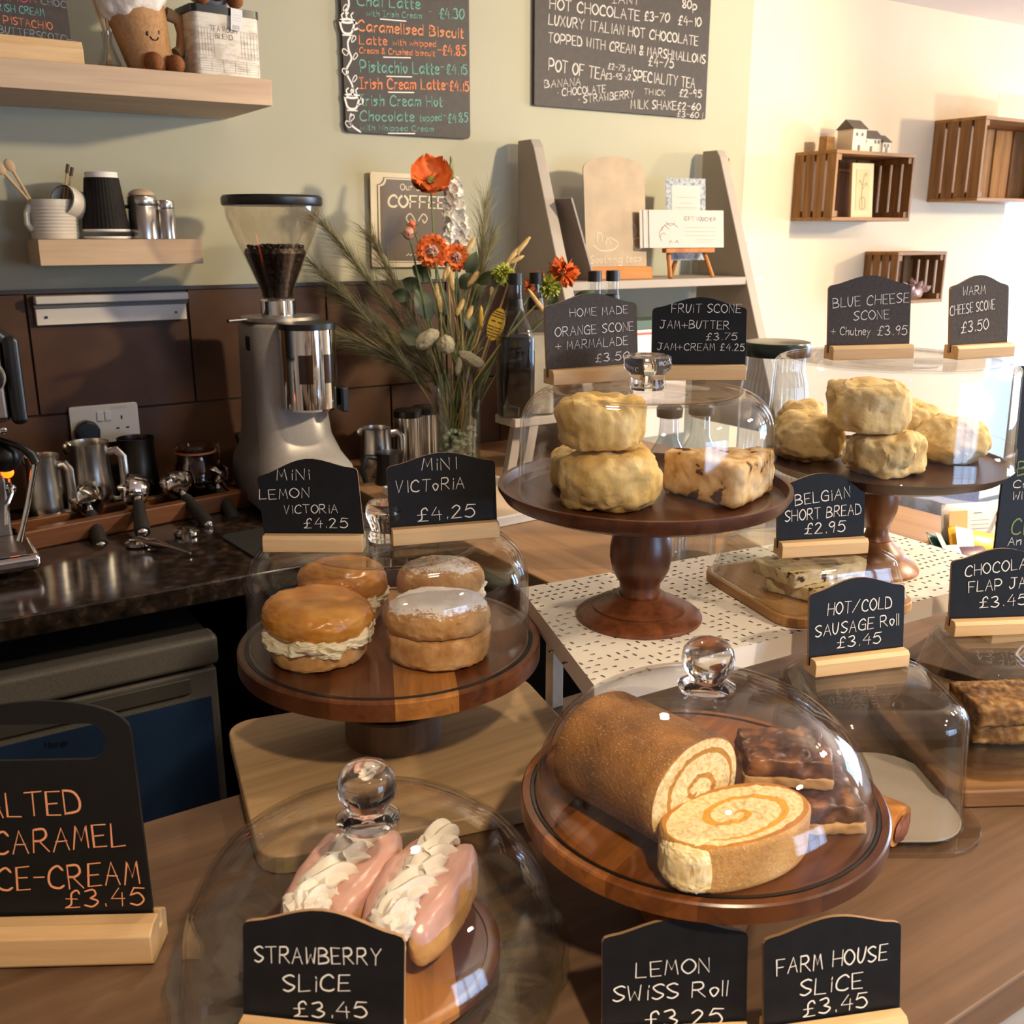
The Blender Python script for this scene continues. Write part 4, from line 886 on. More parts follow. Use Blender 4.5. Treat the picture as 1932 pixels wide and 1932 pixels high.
# coffee grinder
GC=(.795,2.165); t=thing('coffee_grinder','tall grey coffee grinder with clear bean hopper and chrome doser','coffee grinder',(*GC,GZ+.0005),R(-4))
M_gg=nmat('grinder_paint',[(.4,'a09b96'),(.6,'a8a39e')],300,2,.36,0,.0003,spec=.5,metal=.35)
z_=lambda v:v-GZ
def loft(rings,n=6):
    mb=MB(); vs=[];fs=[]; m=None
    for (w,d,r,cy,z) in rings:
        q=rrect(w,d,r,n,0,cy); m=len(q); vs+=[(x,y,z) for x,y in q]
    for i in range(len(rings)-1):
        for j in range(m): fs.append((i*m+j,i*m+(j+1)%m,(i+1)*m+(j+1)%m,(i+1)*m+j))
    fs+=[tuple(range(m-1,-1,-1)),tuple((len(rings)-1)*m+j for j in range(m))]
    return mb.add(vs,fs)
loft([(.20,.33,.06,-.035,.012),(.212,.345,.065,-.035,.02),(.212,.345,.065,-.035,.075),(.205,.335,.065,-.03,.10),(.18,.29,.06,-.015,.125),(.165,.24,.055,.0,.16),(.155,.21,.05,.008,.24),(.15,.20,.05,.01,z_(1.325)),(.14,.19,.045,.01,z_(1.333))]).build('body',M_gg,t,angle=60)
for x,y in ((-.07,-.15),(.07,-.15),(-.07,.09),(.07,.09)): MB().lathe([(0,0),(.014,0),(.014,.012),(0,.012)],16,Matrix.Translation((x,y,0))).build('foot',M_black,t)
MB().lathe([(0,0),(.036,0),(.04,.006),(.03,.010),(0,.010)],32,Matrix.Translation((.0,-.155,.098))).build('fork_plate',M_black,t)
MB().lathe([(0,z_(1.155)),(.055,z_(1.155)),(.059,z_(1.16)),(.059,z_(1.325)),(0,z_(1.325))],48,Matrix.Translation((.024,-.118,0))).build('doser',M_chrome,t)
MB().lathe([(0,z_(1.326)),(.061,z_(1.326)),(.061,z_(1.338)),(0,z_(1.340))],48,Matrix.Translation((.024,-.118,0))).build('doser_cap',M_black,t)
for a in (-.42,.50):
    mb=MB(); vs=[];fs=[]; n=8
    for i in range(n+1):
        q=-PI/2+a+(.5*(i/n-.5)); 
        for z in (1.215,1.275): vs.append((.024+.0597*math.cos(q),-.118+.0597*math.sin(q),z_(z)))
    mb.add(vs,[(2*i,2*i+2,2*i+3,2*i+1) for i in range(n)]); mb.build('doser_window',mat('smoked_window','2c1d14',.15),t)
MB().box(.083,.10,-.15,-.10,z_(1.145),z_(1.20)).build('dosing_lever',M_black,t,smooth=False,bevel=.005)
MB().lathe([(0,z_(1.334)),(.085,z_(1.334)),(.088,z_(1.338)),(.085,z_(1.345)),(0,z_(1.346))],48,Matrix.Translation((0,.0,0))).build('collar_plate',M_brush,t)
MB().tube([(-.08,-.03,z_(1.342)),(-.125,-.055,z_(1.342))],.004,10).build('adjust_handle',M_chrome,t)
MB().lathe([(0,z_(1.345)),(.038,z_(1.345)),(.038,z_(1.378)),(.034,z_(1.382)),(0,z_(1.382))],40).build('collar',M_chrome,t)
MB().lathe(shell([(.101,z_(1.575)),(.098,z_(1.55)),(.087,z_(1.52)),(.036,z_(1.40)),(.034,z_(1.382))],.0025),64,caps=(False,False)).build('hopper',thin_glass('hopper_plastic','fbf8f4',.05,.5),t)
MB().lathe([(0,z_(1.576)),(.104,z_(1.576)),(.106,z_(1.58)),(.106,z_(1.592)),(.102,z_(1.597)),(0,z_(1.599))],64).build('hopper_lid',M_black,t)
mb=MB().blob(1,1,1,sub=2); beans=MB().lathe([(0,z_(1.385)),(.031,z_(1.385)),(.0335,z_(1.40)),(.066,z_(1.478)),(.062,z_(1.488)),(.03,z_(1.492)),(0,z_(1.494))],48)
M_bean=nmat('roast_beans',[(.35,'070302'),(.5,'170b07'),(.7,'2e180f')],95,3,.35,1,.004,spec=.5)
bo=beans.build('coffee_beans',M_bean,t); br=random.Random(5); mb=MB()
for i in range(150):
    rr_=.058*math.sqrt(br.random()); a=br.random()*6.28; mb.blob(.006,.0045,.0035,sub=1,M=Matrix.Translation((rr_*math.cos(a),rr_*math.sin(a),z_(1.4905)+br.uniform(-.002,.004)))@Matrix.Rotation(br.random()*6,4,'Z')@Matrix.Rotation(br.random()*3,4,'X'))
bb=mb.build('loose_beans',M_bean,t); bb['kind']='stuff'
b=MB(); b.box(-.078,-.0752,-.03,-.002,z_(1.275),z_(1.305)); b.build('switch',M_black,t,smooth=False)
b=MB(); b.box(-.0795,-.0778,-.05,-.01,z_(1.10),z_(1.14)); b.build('rating_label',mat('label_grey','8b8782',.5),t,smooth=False)
# pots right of the grinder
jug(712,890,.040,.115,'small steel milk jug with lid right of the grinder',hang=R(-20),yw=2.2,zb=.95)
for px,yy,lab in ((772,2.22,'tall ribbed steel canister, nearer the grinder'),(806,2.24,'tall ribbed steel canister beside the flower vase')):
    c=Y(px,880,yy); t=thing('canister',lab,'canister',(c.x,yy,.9504),0,'steel canisters')
    MB().lathe([(0,0),(.034,0),(.034,.13),(0,.13)],96,lobes=16,amp=.03).build('body',M_ss,t)
    MB().lathe([(0,.1305),(.036,.1305),(.036,.146),(.03,.149),(0,.149)],40).build('lid',M_black,t)
c=Y(688,880,2.14); t=thing('moka_pot','small dark handled pot beside the grinder','pot',(1.02,2.10,.9504))
MB().lathe([(0,0),(.036,0),(.030,.05),(.034,.075),(0,.08)],24).build('body',M_black,t)
MB().tube([(-.034,0,.065),(-.06,0,.07),(-.07,0,.04),(-.062,0,.01)],.007,10).build('handle',M_black,t)
t=thing('white_tray','white rimmed tray on the return counter behind the two signs','tray',(1.10,1.83,.9504),R(3))
MB().prism(rrect(.26,.36,.02,4),0,.004,'xy').build('base',mat('tray_liner','c9b49c',.6),t,smooth=False)
b=MB(); b.box(-.135,.135,.175,.185,0,.020); b.box(-.135,.135,-.185,-.175,0,.020); b.box(-.135,-.125,-.1745,.1745,0,.020); b.box(.125,.135,-.1745,.1745,0,.020); b.build('rim',M_white,t,smooth=False,bevel=.002)
# bottle riser and syrup bottles
M_taupe=nmat('taupe_paint',[(.3,'a2988c'),(.7,'aaa094')],8,3,.6,.05,.0005,spec=.3)
t=thing('bottle_riser','small taupe wooden step holding the syrup bottles','riser',(1.415,1.94,.9504),0)
MB().box(-.175,.15,-.043,.043,.141,.161).build('top',M_taupe,t,smooth=False,bevel=.002)
for x,sx in ((-.12,-1),(.14,1)):
    for y in (-.03,.03): MB().prism([(x-.012,.1405),(x+.012,.1405),(x+.012+sx*.028,0),(x-.012+sx*.028,0)],y-.01,y+.01,'xz').build('leg',M_taupe,t,smooth=False)
G_BOT=thin_glass('bottle_glass','eef0ee',.06,.7)
def bottle(px,py,label,liquid,m,zb=1.1118,ox=None,h=.322,band=True,cap='0d0d0f'):
    c=Z(px,py,zb) if ox is None else Vector(ox); t=thing('syrup_bottle',label,'bottle',(c.x,c.y,zb+.0003),R(-20),'syrup bottles'); k=h/.345
    def sq(r,z): return (r,r,min(r*.45,.016),0,z*k)
    def loft2(rg): return loft([(w,d,max(rr,.001),cy,z) for w,d,rr,cy,z in rg],5)
    loft2([sq(.074,0),sq(.078,.004),sq(.078,.19)]+[(.076,.076,.02,0,.20*k),(.06,.06,.025,0,.235*k),(.040,.040,.0195,0,.265*k),(.032,.032,.0158,0,.285*k),(.030,.030,.0148,0,.318*k)]).build('glass_body',G_BOT,t,angle=55)
    if liquid: loft2([sq(.070,.003),sq(.074,.006),sq(.074,.188),(.072,.072,.018,0,.197*k)]).build('syrup',m,t,angle=55)
    MB().lathe([(0,.3185*k),(.0165,.3185*k),(.0165,.345*k),(0,.346*k)],24).build('cap',mat('cap_black',cap,.4),t)
    if band: MB().lathe([(.0165,.275*k),(.021,.262*k),(.021,.24*k+.016),(.0172,.285*k)],24,caps=(False,False)).build('neck_band',M_black,t)
    if liquid: 
        lb=MB().box(.0392,.0396,-.028,.028,.05,.15).build('label',mat('label_white','d9d3c9',.5),t,smooth=False)
        MB().box(.0396,.0398,-.02,.02,.10,.13).build('label_stripe',mat('label_red','a5382c',.5),lb,smooth=False)
    return t
M_syr=mat('dark_syrup','070609',.3,spec=.25)
bottle(972,784,'syrup bottle full of dark syrup, nearest the flowers',True,M_syr)
bottle(1010,779,'clear syrup bottle just behind the dark one',True,mat('pale_syrup','cfc6b6',.15,spec=.5))
bottle(1117,765,'syrup bottle with ribbed black cap, left of the hidden pair behind the orange scone sign',False,None)
o=bottle(1150,762,'syrup bottle, right of the hidden pair behind the orange scone sign',False,None)
# small framed price box
t=thing('card_box','white box with a pink edge behind the two scone signs','box',(1.93,2.24,.9504))
MB().box(-.10,.10,-.05,.05,0,.31).build('box',mat('box_white','e9dfd8',.6),t,smooth=False,bevel=.002)
MB().box(-.1005,.1005,-.0508,.0508,.295,.302).build('pink_edge',mat('box_pink','c96a60',.6),t,smooth=False)
MB().box(-.102,.102,-.052,.052,.3105,.335).build('lid',mat('box_lid','50685c',.5),t,smooth=False)
# ribbed jars, bottles and tumblers on the return counter
G_RIB=thin_glass('ribbed_glass','eef3f8',.17,.8)
def ribjar(x,y,r,h,label,lid=True):
    t=thing('glass_jar',label,'jar',(x,y,.9504),0,'ribbed glass jars')
    n=40
    MB().lathe([(0,0),(r*.95,0),(r,.006),(r,h*.8),(r*.93,h*.88),(r*.85,h*.92),(r*.85,h)],n*4,lobes=n,amp=.018,caps=(True,False)).build('body',G_RIB,t,angle=60)
    if lid: MB().lathe([(0,h),(r*.98,h),(r*1.0,h+.003),(r*1.0,h+.022),(r*.97,h+.026),(r*.9,h+.027),(0,h+.027)],64).build('lid',mat('jar_lid_green','23302b',.25,.3),t)
    return t
ribjar(1.475,1.345,.0635,.345,'tall ribbed glass jar with dark lid behind the fruit scone sign')
ribjar(1.40,1.20,.055,.20,'ribbed glass jar standing behind the shortbread box',True)
for i,(x,y,l) in enumerate(((1.17,1.30,'clear carafe with dark stopper, left one behind the tall scone stand'),(1.235,1.29,'clear carafe with dark stopper, right one behind the tall scone stand'))):
    t=thing('carafe',l,'bottle',(x,y,.9504),0,'clear carafes')
    MB().lathe([(0,0),(.036,0),(.038,.004),(.038,.17),(.032,.20),(.018,.225),(.016,.26),(.018,.262)],40,caps=(True,False)).build('body',G_RIB,t)
    MB().lathe([(0,.258),(.022,.263),(.023,.278),(.02,.282),(0,.283)],24).build('stopper',M_black,t)
tz=.9504
for i,l in enumerate(('bottom ribbed tumbler of the stack behind the cheese scone stand','middle ribbed tumbler of the stack behind the cheese scone stand','top ribbed tumbler of the stack behind the cheese scone stand')):
    o=MB().lathe([(0,.004),(.030,.004),(.031,0),(.033,.002),(.042,.092),(.040,.092),(.032,.012),(0,.011)],96,lobes=24,amp=.03).build('tumbler',G_RIB,loc=(1.60,1.19,tz+i*.021),angle=60); tag(o,l,'glass','stacked tumblers')

# ================= floating shelves =================
M_shelf=wood('pale_shelf','bda084','d3b898','x',.9,.5,.35,contrast=1.1)
o=MB().box(-1.2,.785,2.10,2.399,1.769,1.819).build('floating_shelf',M_shelf,smooth=False,bevel=.0012); tag(o,'long thick pale wooden floating shelf at the top left','shelf')
o=MB().box(.338,.664,2.25,2.399,1.457,1.508).build('floating_shelf',M_shelf,smooth=False,bevel=.0012); tag(o,'short pale wooden floating shelf with mugs and shakers on it','shelf')
SH=1.8195; SL=1.5085
# flavours board on the long shelf
M_or='f08a5a'
a=Vector((.20,2.15,SH)); b=Vector((.44,2.165,SH)); yaw=math.atan2(.015,.24)
t=thing('chalkboard_sign','flavour chalkboard in coloured chalk on the long floating shelf','sign',(.305,2.135,SH),R(3))
MB().prism([(0,0),(.06,0),(.06,.014),(.036,.044),(.006,.044),(0,.03)],-.135,.135,'yz').build('base',M_pine,t,smooth=False,bevel=.0015)
Mw=Matrix.Translation((.305,2.135,SH))@Matrix.Rotation(R(3),4,'Z')@Matrix.Translation((0,.022,.030))@Matrix.Rotation(-R(9),4,'X')
bo=MB().box(-.122,.122,0,.004,0,.26).build('board',nmat('brownish_board',[(.3,'3d3531'),(.7,'483f3a')],60,3,.6,.05,.0004),t,smooth=False,loc=(0,.022,.030),rot=(-R(9),0,0))
Mi=Mw.inverted()
for nm,c,lines in (('pink_lettering','d04d78',[('CINNAMON',-62,-4,68,6,15)]),('grey_lettering','8f989c',[('CHOC',78,8,124,15,13),('BUTTERSCOTCH',-2,62,136,82,14)]),('cyan_lettering','6fb6b4',[('!RISH CREAM',-12,19,84,31,14)]),('orange_lettering',M_or,[('PISTACHIO',7,44,99,57,14)])):
    px_lines(nm,mat('chalk_'+nm,c,.8),bo,Mi,lines)
# reed diffuser
c=Y(207,124,2.2); t=thing('reed_diffuser','small clear bottle with wooden reeds beside the plush cup','diffuser',(c.x,2.2,SH))
MB().lathe(shell([(.011,.075),(.009,.06),(.010,.05),(.023,.015),(.024,.003),(.023,0)],.0015),32,caps=(False,False)).build('bottle',thin_glass('clear_glass','f6f6f4',.07,.8),t)
MB().lathe([(0,0.001),(.0215,.002),(.0215,.004),(.019,.014),(0,.015)],24).build('oil',thin_glass('amber_oil','f0d9b0',.05,.4),t)
for i in range(6):
    a=i*1.05; MB().tube([(.007*math.cos(a+3),.007*math.sin(a+3),.005),(.006*math.cos(a),.006*math.sin(a),.078),(.020*math.cos(a)-.012,.02*math.sin(a),.17)],.0014,6).build('reed',mat('reed_wood','d9b88a',.6),t)
# plush cups
M_plt=nmat('tan_plush',[(.3,'a97f57'),(.7,'bd946a')],160,4,.9,.5,.0015,spec=.1); M_plw=nmat('cream_plush',[(.3,'e3d8cc'),(.7,'efe6dc')],160,4,.9,.5,.0015,spec=.1); M_plb=nmat('brown_plush',[(.3,'80502f'),(.7,'95623f')],160,4,.9,.5,.0015,spec=.1)
c=Y(292,134,2.19); t=thing('plush_toy','tan plush cup with smiling face and cream frothy top','soft toy',(c.x,2.20,SH),R(12))
MB().lathe([(0,.002),(.032,.002),(.042,.012),(.046,.04),(.052,.085),(.056,.12),(0,.12)],40,Matrix.Rotation(R(-13),4,'Y')).build('body',M_plt,t)
MB().blob(.066,.062,.045,(.7,.7),.008,22,4,5,Matrix.Rotation(R(-13),4,'Y')@Matrix.Translation((0,0,.145))).build('froth',M_plw,t)
MB().tube([(.030,-.012,.118),(.055,-.014,.11),(.063,-.014,.085),(.058,-.014,.055),(.045,-.014,.045)],.0125,14).build('arm',M_plt,t)
for x in (-.022,.022): MB().blob(.017,.024,.019,sub=3,M=Matrix.Translation((x,-.048,.0195))).build('foot',M_plb,t)
for x in (-.021,.002): MB().blob(.003,.002,.0045,sub=2,M=Matrix.Translation((x-.009,-.0485,.070+.2*(x+.021)))).build('eye',M_black,t)
MB().tube([(-.016+.008*math.cos(q)-.0005,-.0495,.0655-.008*math.sin(q)*.8) for q in [PI*i/8 for i in range(9)]],.0011,6).build('smile',M_black,t)
# tea tin with a second plush on top
c=Y(416,146,2.155); t=thing('tea_tin','pale printed tea room tin with black lid on the long shelf','tin',(.712,2.19,SH),R(6))
MB().prism(rrect(.140,.09,.012,5),.0,.118,'xy').build('tin_body',nmat('tin_print',[(.4,'b9ad9c'),(.5,'cfc5b6'),(.6,'d8d0c3')],34,6,.4,.02,.0004,(1,1,2.5)),t,smooth=True,angle=30)
MB().prism(rrect(.144,.094,.013,5),.1182,.132,'xy').build('lid',M_black,t,smooth=True,angle=30)
mb=MB(); K=-.0455
for tx,z,w_,cp in (('TEA ROOM',.086,.056,.0095),('BLEND',.073,.036,.0095),): write(mb,tx,(-.008-w_/2,z),(-.008+w_/2,z),cp,K,cp*.16)
for x0,x1,z0,z1 in ((-.06,-.03,.04,.09),(.028,.062,.04,.09),(-.062,.062,.012,.034)):
    for i in range(6):
        x=x0+(x1-x0)*i/5; ribbon(mb,[(x,z0),(x,z1)],.0009,K); z=z0+(z1-z0)*i/5; ribbon(mb,[(x0,z),(x1,z)],.0007,K)
mb.build('print',mat('tin_ink','7d6d57',.6),t,smooth=False,recalc=False)
t=thing('plush_toy','white plush toy with brown feet sitting on the tea tin','soft toy',(.70,2.185,SH+.132+.001),R(4))
MB().blob(.054,.040,.05,(.8,.8),.004,30,9,4,Matrix.Translation((0,0,.052))).build('body',M_plw,t)
for x in (-.034,.0,.034): MB().blob(.015,.02,.014,sub=3,M=Matrix.Translation((x,-.042,.012 if x else .022))).build('foot',M_plb,t)
lb=MB().box(.022,.046,-.0470,-.0464,-.040,.0).build('swing_tag',mat('tag_white','e4e2e0',.6),t,smooth=False,rot=(0,R(4),0))
mb=MB(); 
for i in range(9): ribbon(mb,[(.0255+.0018*i,-.038),(.0255+.0018*i,-.031)],(.0007,.0011,.0005)[i%3],-.0472)
for z in (-.012,-.017,-.022): ribbon(mb,[(.025,z),(.043,z)],.0004,-.0472)
mb.build('tag_print',M_black,lb,smooth=False,recalc=False)
# small shelf things
M_cer=mat('cream_ceramic','d8cfc0',.3)
c=Y(98,451,2.315); t=thing('ceramic_pot','cream ridged pot full of wooden stirrers on the short shelf','pot',(.385,2.325,SL))
pf=[(0,.0),(.044,0),(.046,.004)]
for i in range(9): pf+=[(.0455,.008+i*.0068),(.047,.0114+i*.0068)]
pf+=[(.046,.074),(.047,.078),(.044,.078),(.043,.008),(0,.006)]
MB().lathe(pf,48).build('body',M_cer,t)
MB().tube([(-.044,-.01,.066),(-.052,-.012,.05),(-.053,-.012,.03),(-.045,-.01,.018)],.006,10).build('handle',M_cer,t)
M_stir=mat('stirrer_wood','c2a27c',.6)
for i,((x1,y1),lab,wd) in enumerate((((18,312),'wooden stirring spoon leaning furthest left in the pot',.010),((0,318),'wooden spoon at the left edge leaning in the pot',.012))):
    e=Y(x1,y1,2.30); o0=Vector((.372+.012*i,2.325,SL+.02)); dv=e-o0
    mb=MB(); mb.tube([o0,o0+dv*.6,e],[.0025,.003,.0035],8); mb.blob(.009,.003,.013,sub=3,M=Matrix.Translation(e)@Matrix.Rotation(-.5,4,'Y')); tag(mb.build('stirrer',M_stir),lab,'stirrer','stirrers in the ceramic pot')
for i,((x1,y1),lab) in enumerate((((128,312),'upper dark-tipped stirrer leaning right in the pot'),((136,318),'lower dark-tipped stirrer leaning right in the pot'))):
    e=Y(x1,y1,2.31); o0=Vector((.395+.004*i,2.33,SL+.02)); t2=thing('stirrer',lab,'stirrer',o0,0,'stirrers in the ceramic pot'); dv=e-o0
    MB().tube([(0,0,0),dv*.9],.002,8).build('stick',M_stir,t2); MB().tube([dv*.88,dv*1.02],.0035,8).build('tip',mat('stirrer_tip','5a4230',.6),t2)
c=Vector((.447,2.335,SL+.062)); t=thing('cup','white cup lying on its side behind the black takeaway cup','cup',c,R(20))
Mr=Matrix.Rotation(R(-75),4,'Y')@Matrix.Rotation(R(20),4,'X')
MB().lathe(shell([(.030,.065),(.032,.05),(.03,.02),(.022,.002),(0,0)],.003)[::1],40,Mr,caps=(False,False)).build('body',M_cer,t)
M_cup=nmat('ripple_cup',[(.3,'191614'),(.7,'221e1b')],90,3,.7,.05,.0003,spec=.2)
def ripple(z0,h,label,full):
    t=thing('takeaway_cup',label,'cup',(.482,2.305,z0),0,'upturned takeaway cups')
    rb,rt=.046,.031
    MB().lathe([(rb,.006),(rb-(rb-rt)*.0,.006),(rt+(rb-rt)*(1-(h-.012)/.13),h-.010),(rt+(rb-rt)*(1-(h-.012)/.13)-.002,h-.010),(rb-.002,.006)],144,lobes=36,amp=.012,caps=(False,False)).build('sleeve',M_cup,t)
    MB().lathe([(rb-.001,.0),(rb+.0015,.002),(rb+.001,.0055),(rb-.002,.0058)],48,caps=(False,False)).build('rim',mat('cup_rim','e8e2da',.6),t)
    MB().lathe([(0,h-.006),(rt+.0005,h-.006),(rt+.001,h-.010),(rt+.001,h+.001),(rt-.002,h+.001),(rt-.003,h-.005)] if full else [(0,.012),(rt,.012)],48,caps=(False,False)).build('base_rim' if full else 'inner',MATS['cup_rim'] if full else M_cup,t)
ripple(SL,.014,'lower black ripple cup of the upturned pair, only its rim showing',False)
ripple(SL+.0142,.118,'upper black ripple takeaway cup stacked upside down on another',True)
for (x,r,h,lab,dome) in ((.560,.030,.088,'larger steel sugar shaker with pale domed top on the short shelf',True),(.607,.020,.080,'slim steel shaker at the right of the short shelf',False)):
    t=thing('shaker',lab,'shaker',(x,2.31,SL),0,'steel shakers')
    MB().lathe([(0,0),(r,0),(r,h*.74),(r*.98,h*.75),(r*.98,h*.77),(r,h*.78),(r,h*.97),(r*.95,h),(0,h)],40).build('body',M_ss,t)
    if dome: MB().blob(r*.9,r*.9,.014,sub=3,M=Matrix.Translation((0,0,h+.001)),cut=0).build('lid',mat('shaker_lid','bda58c',.4),t)
    if dome: MB().tube([(-r,0,h*.75),(-r*1.6,0,h*.72),(-r*1.65,0,h*.4),(-r,0,h*.25)],.004,8).build('handle',M_black,t)

# ================= menu boards =================
LW=.14
def board_obj(name,label,x0,x1,z0,z1,y,m,r=.012,thick=.006,name2='board'):
    t=thing(name,label,'menu board',((x0+x1)/2,y,(z0+z1)/2))
    w,h=x1-x0,z1-z0
    bo=MB().prism(rrect(w,h,r,5),0,thick,'xz').build('board',m,t,smooth=False,bevel=.001)
    return t,bo,Matrix.Translation(((x0+x1)/2,y,(z0+z1)/2))
M_menu=nmat('menu_board',[(.3,'332d2a'),(.7,'3d3632')],60,3,.55,.04,.0004,spec=.35)
p0=Y(652,247,2.39);p1=Y(887,260,2.39)
t,bo,Mw=board_obj('menu_board','tall black coffee menu board in teal and orange chalk with drawn cups',p0.x,p1.x,p0.z-.003,2.18,2.388,M_menu)
Mi=Mw.inverted()
teal=[('Chai Latte',674,10,792,17,20),('with !rish Cream',691,30,795,35,11),('-',809,27,814,27,10),('£4.30',829,35,875,35.5,19),('Pistachio Latte',680,135.5,828,140,22),('-',832,136,837,136,20),('£4.15',842,140,881,140.5,18),
 ('!rish Cream Hot',679,199,834,201,20),('Chocolate',679,228,781,229,19),('topped',792,229,833,227,13),('-',837,226,841,226,16),('£4.85',845,232,882,230,17),('with Whipped Cream',680,245,817,248.5,11)]
orange=[('Latte',678,83,730,85,16),('with whipped',741,85,822,88,11),('Cream & Crushed biscuit',678,100,820,106,11),('-£4.85',826,104,878,105,19),('!rish Cream Latte',679,167,839,169,20),('-',841,167,845,167,18),('£4.15',848,171,884,172,18)]
for nm,c,l in (('teal_lettering','6fa596',teal),('orange_lettering','c98a66',orange),('bright_orange_lettering','ee9565',[('Caramelised Biscuit',676,58,874,72,20)])):
    px_lines(nm,mat('chalk_'+nm,c,.8),bo,Mi,l,jit=.15)
MW=mat('chalk_white','f1ebe2',.8)
def part_(nm):
    global mb
    if len(mb.v): mb.build(nm,MW,bo,smooth=False,recalc=False)
    mb=MB()
mb=MB()
def pxline(pts,w,sm=True):
    q=[on_plane(Mi,*p) for p in pts]; ribbon(mb,catmull(q,5) if sm and len(q)>2 else q,w*Y(800,150,2.39).length/FPX,-.0006)
for a_,b_ in (((718,36),(765,40)),((724,108),(774,109)),((730,144),(776,145)),((733,174),(780,174.6)),((733,251.5),(782,252))): pxline([a_,b_],2.6,False); part_('underline')
vn=lambda pts:pxline(pts,2.6)
vn([(657,-4),(658,10),(652,25)]); vn([(661,70),(656,80),(658,95),(663,110),(658,122),(654,130),(655,142),(662,155),(666,168),(665,180)]); vn([(662,215),(660,228),(665,238),(680,249)])
for x,y,s_ in ((651,14,1),(667,73,1),(650,98,-1),(670,106,1),(650,135,-1),(669,148,1),(664,222,1),(656,234,-1)):
    pxline([(x-3*s_,y+7),(x-5*s_+2,y),(x+2*s_,y-6),(x+4*s_,y),(x-3*s_,y+7)],1.2)
part_('drawn_vine')
for cx,cy in ((655,38),(664,180)):
    pxline([(cx-14,cy+1),(cx,cy-2),(cx+14,cy+2),(cx,cy+5),(cx-14,cy+1)],3); pxline([(cx-14,cy+1),(cx-11,cy+15),(cx-6,cy+24),(cx+6,cy+25),(cx+11,cy+16),(cx+14,cy+3)],2.8)
    pxline([(cx+13,cy+6),(cx+20,cy+7),(cx+19,cy+16),(cx+11,cy+18)],2.4); pxline([(cx-8,cy+28),(cx+9,cy+29)],3,False)
    for k in (-9,0,9): pxline([(cx+k,cy-4),(cx+k-2,cy-9),(cx+k+2,cy-14)],1.8)
    part_('drawn_cup')
p0=Y(1007,199,2.39);p1=Y(1330,227,2.39)
t,bo,Mw=board_obj('menu_board','wide black drinks menu board in white chalk near the corner',p0.x,p1.x,p0.z,2.20,2.388,M_menu,r=.004)
Mi=Mw.inverted()
px_lines('white_lettering',mat('chalk_grey','d5cdc4',.8),bo,Mi,[('!ANI',1155,6,1200,8,15),('80p',1287,15,1314,18,16),('HOT CHOCOLATE',1037,16,1206,39,20),('£3-70',1215,39,1262,42,17),('£4-10',1279,47,1322,50,17),('LUXURY ITALIAN HOT CHOCOLATE',1035,46,1316,86,19),('TOPPED WITH CREAM & MARSHMALLOWS',1034,79,1330,120,18),('£4-75',1223,124,1270,128,17),
 ('POT OF TEA',1035,132,1142,151,22),('£2-75 x1',1147,130,1192,136,11),('£3-95 x2',1142,149,1190,151,11),('SPECIALITY TEA',1194,151,1310,166,19),('BANANA',1027,166,1095,161,14),('* CHOCOLATE',1051,182,1142,174,14),('* STRAWBERRY',1091,195,1196,184,14),('THICK',1215,178,1254,181,11),('£2-95',1281,182,1323,184,14),('MILK SHAKE',1190,204,1275,207,16),('£2-60',1277,206,1321,208,13),('£3-60 l',1277,220,1325,223,11)],jit=.2)
# enamel coffee sign
p0=Y(695,325,2.385);p1=Y(707,506,2.385); w_=.255;h_=p0.z-p1.z
t=thing('wall_sign','cream-bordered vintage coffee sign half hidden by the flowers','sign',(p0.x+w_/2+.003,2.386,(p0.z+p1.z)/2))
t.rotation_euler=(0,R(1),0)
bo=MB().prism(rrect(w_,h_,.006,3),0,.004,'xz').build('plate',nmat('cream_enamel',[(.3,'cbbfa4'),(.7,'d8ccb2')],20,5,.5,.03,.0005),t,smooth=False,bevel=.001)
def notched(w,h,k):
    o=[]
    for sx,sy,a0 in ((1,1,0),(-1,1,0),(-1,-1,0),(1,-1,0)):
        cx,cy=sx*w/2,sy*h/2; seg=[]
        for i in range(7):
            a=R(90*i/6); seg.append((cx-sx*k*math.cos(a),cy-sy*k*math.sin(a)))
        o+= seg[::-1] if sx*sy>0 else seg
    return o
MB().prism(notched(w_*.86,h_*.90,.018),-.0008,-.0002,'xz').build('line_border',mat('sign_line','5f554a',.5),bo,smooth=False)
MB().prism(notched(w_*.84,h_*.885,.018),-.0014,-.0009,'xz').build('line_gap',mat('sign_cream','d5c9ae',.5),bo,smooth=False)
MB().prism(notched(w_*.80,h_*.86,.018),-.002,-.0015,'xz').build('panel',mat('sign_brown','6b5f52',.18,spec=.6),bo,smooth=False)
mb=MB(); write(mb,'Our Daily',(-.045,h_*.325),(.045,h_*.33),.015,-.0024,.0022)
write(mb,'COFFEE',(-.08,h_*.145),(.08,h_*.145),.028,-.0024,.0055,jit=0)
for sx in (-1,1): ribbon(mb,catmull([(sx*.004,.0),(sx*.018,.018),(sx*.03,.008),(sx*.022,-.004),(sx*.016,.004)],5),.0028,-.0024)
[ribbon(mb,[(x,-h_*.37),(x+.006,-h_*.355)],.0035,-.0024) for x in (-.03,-.02,-.01,.0,.012,.022)]; mb.build('lettering',mat('sign_letter','d9ccb0',.5),bo,smooth=False,recalc=False)

LW=.1
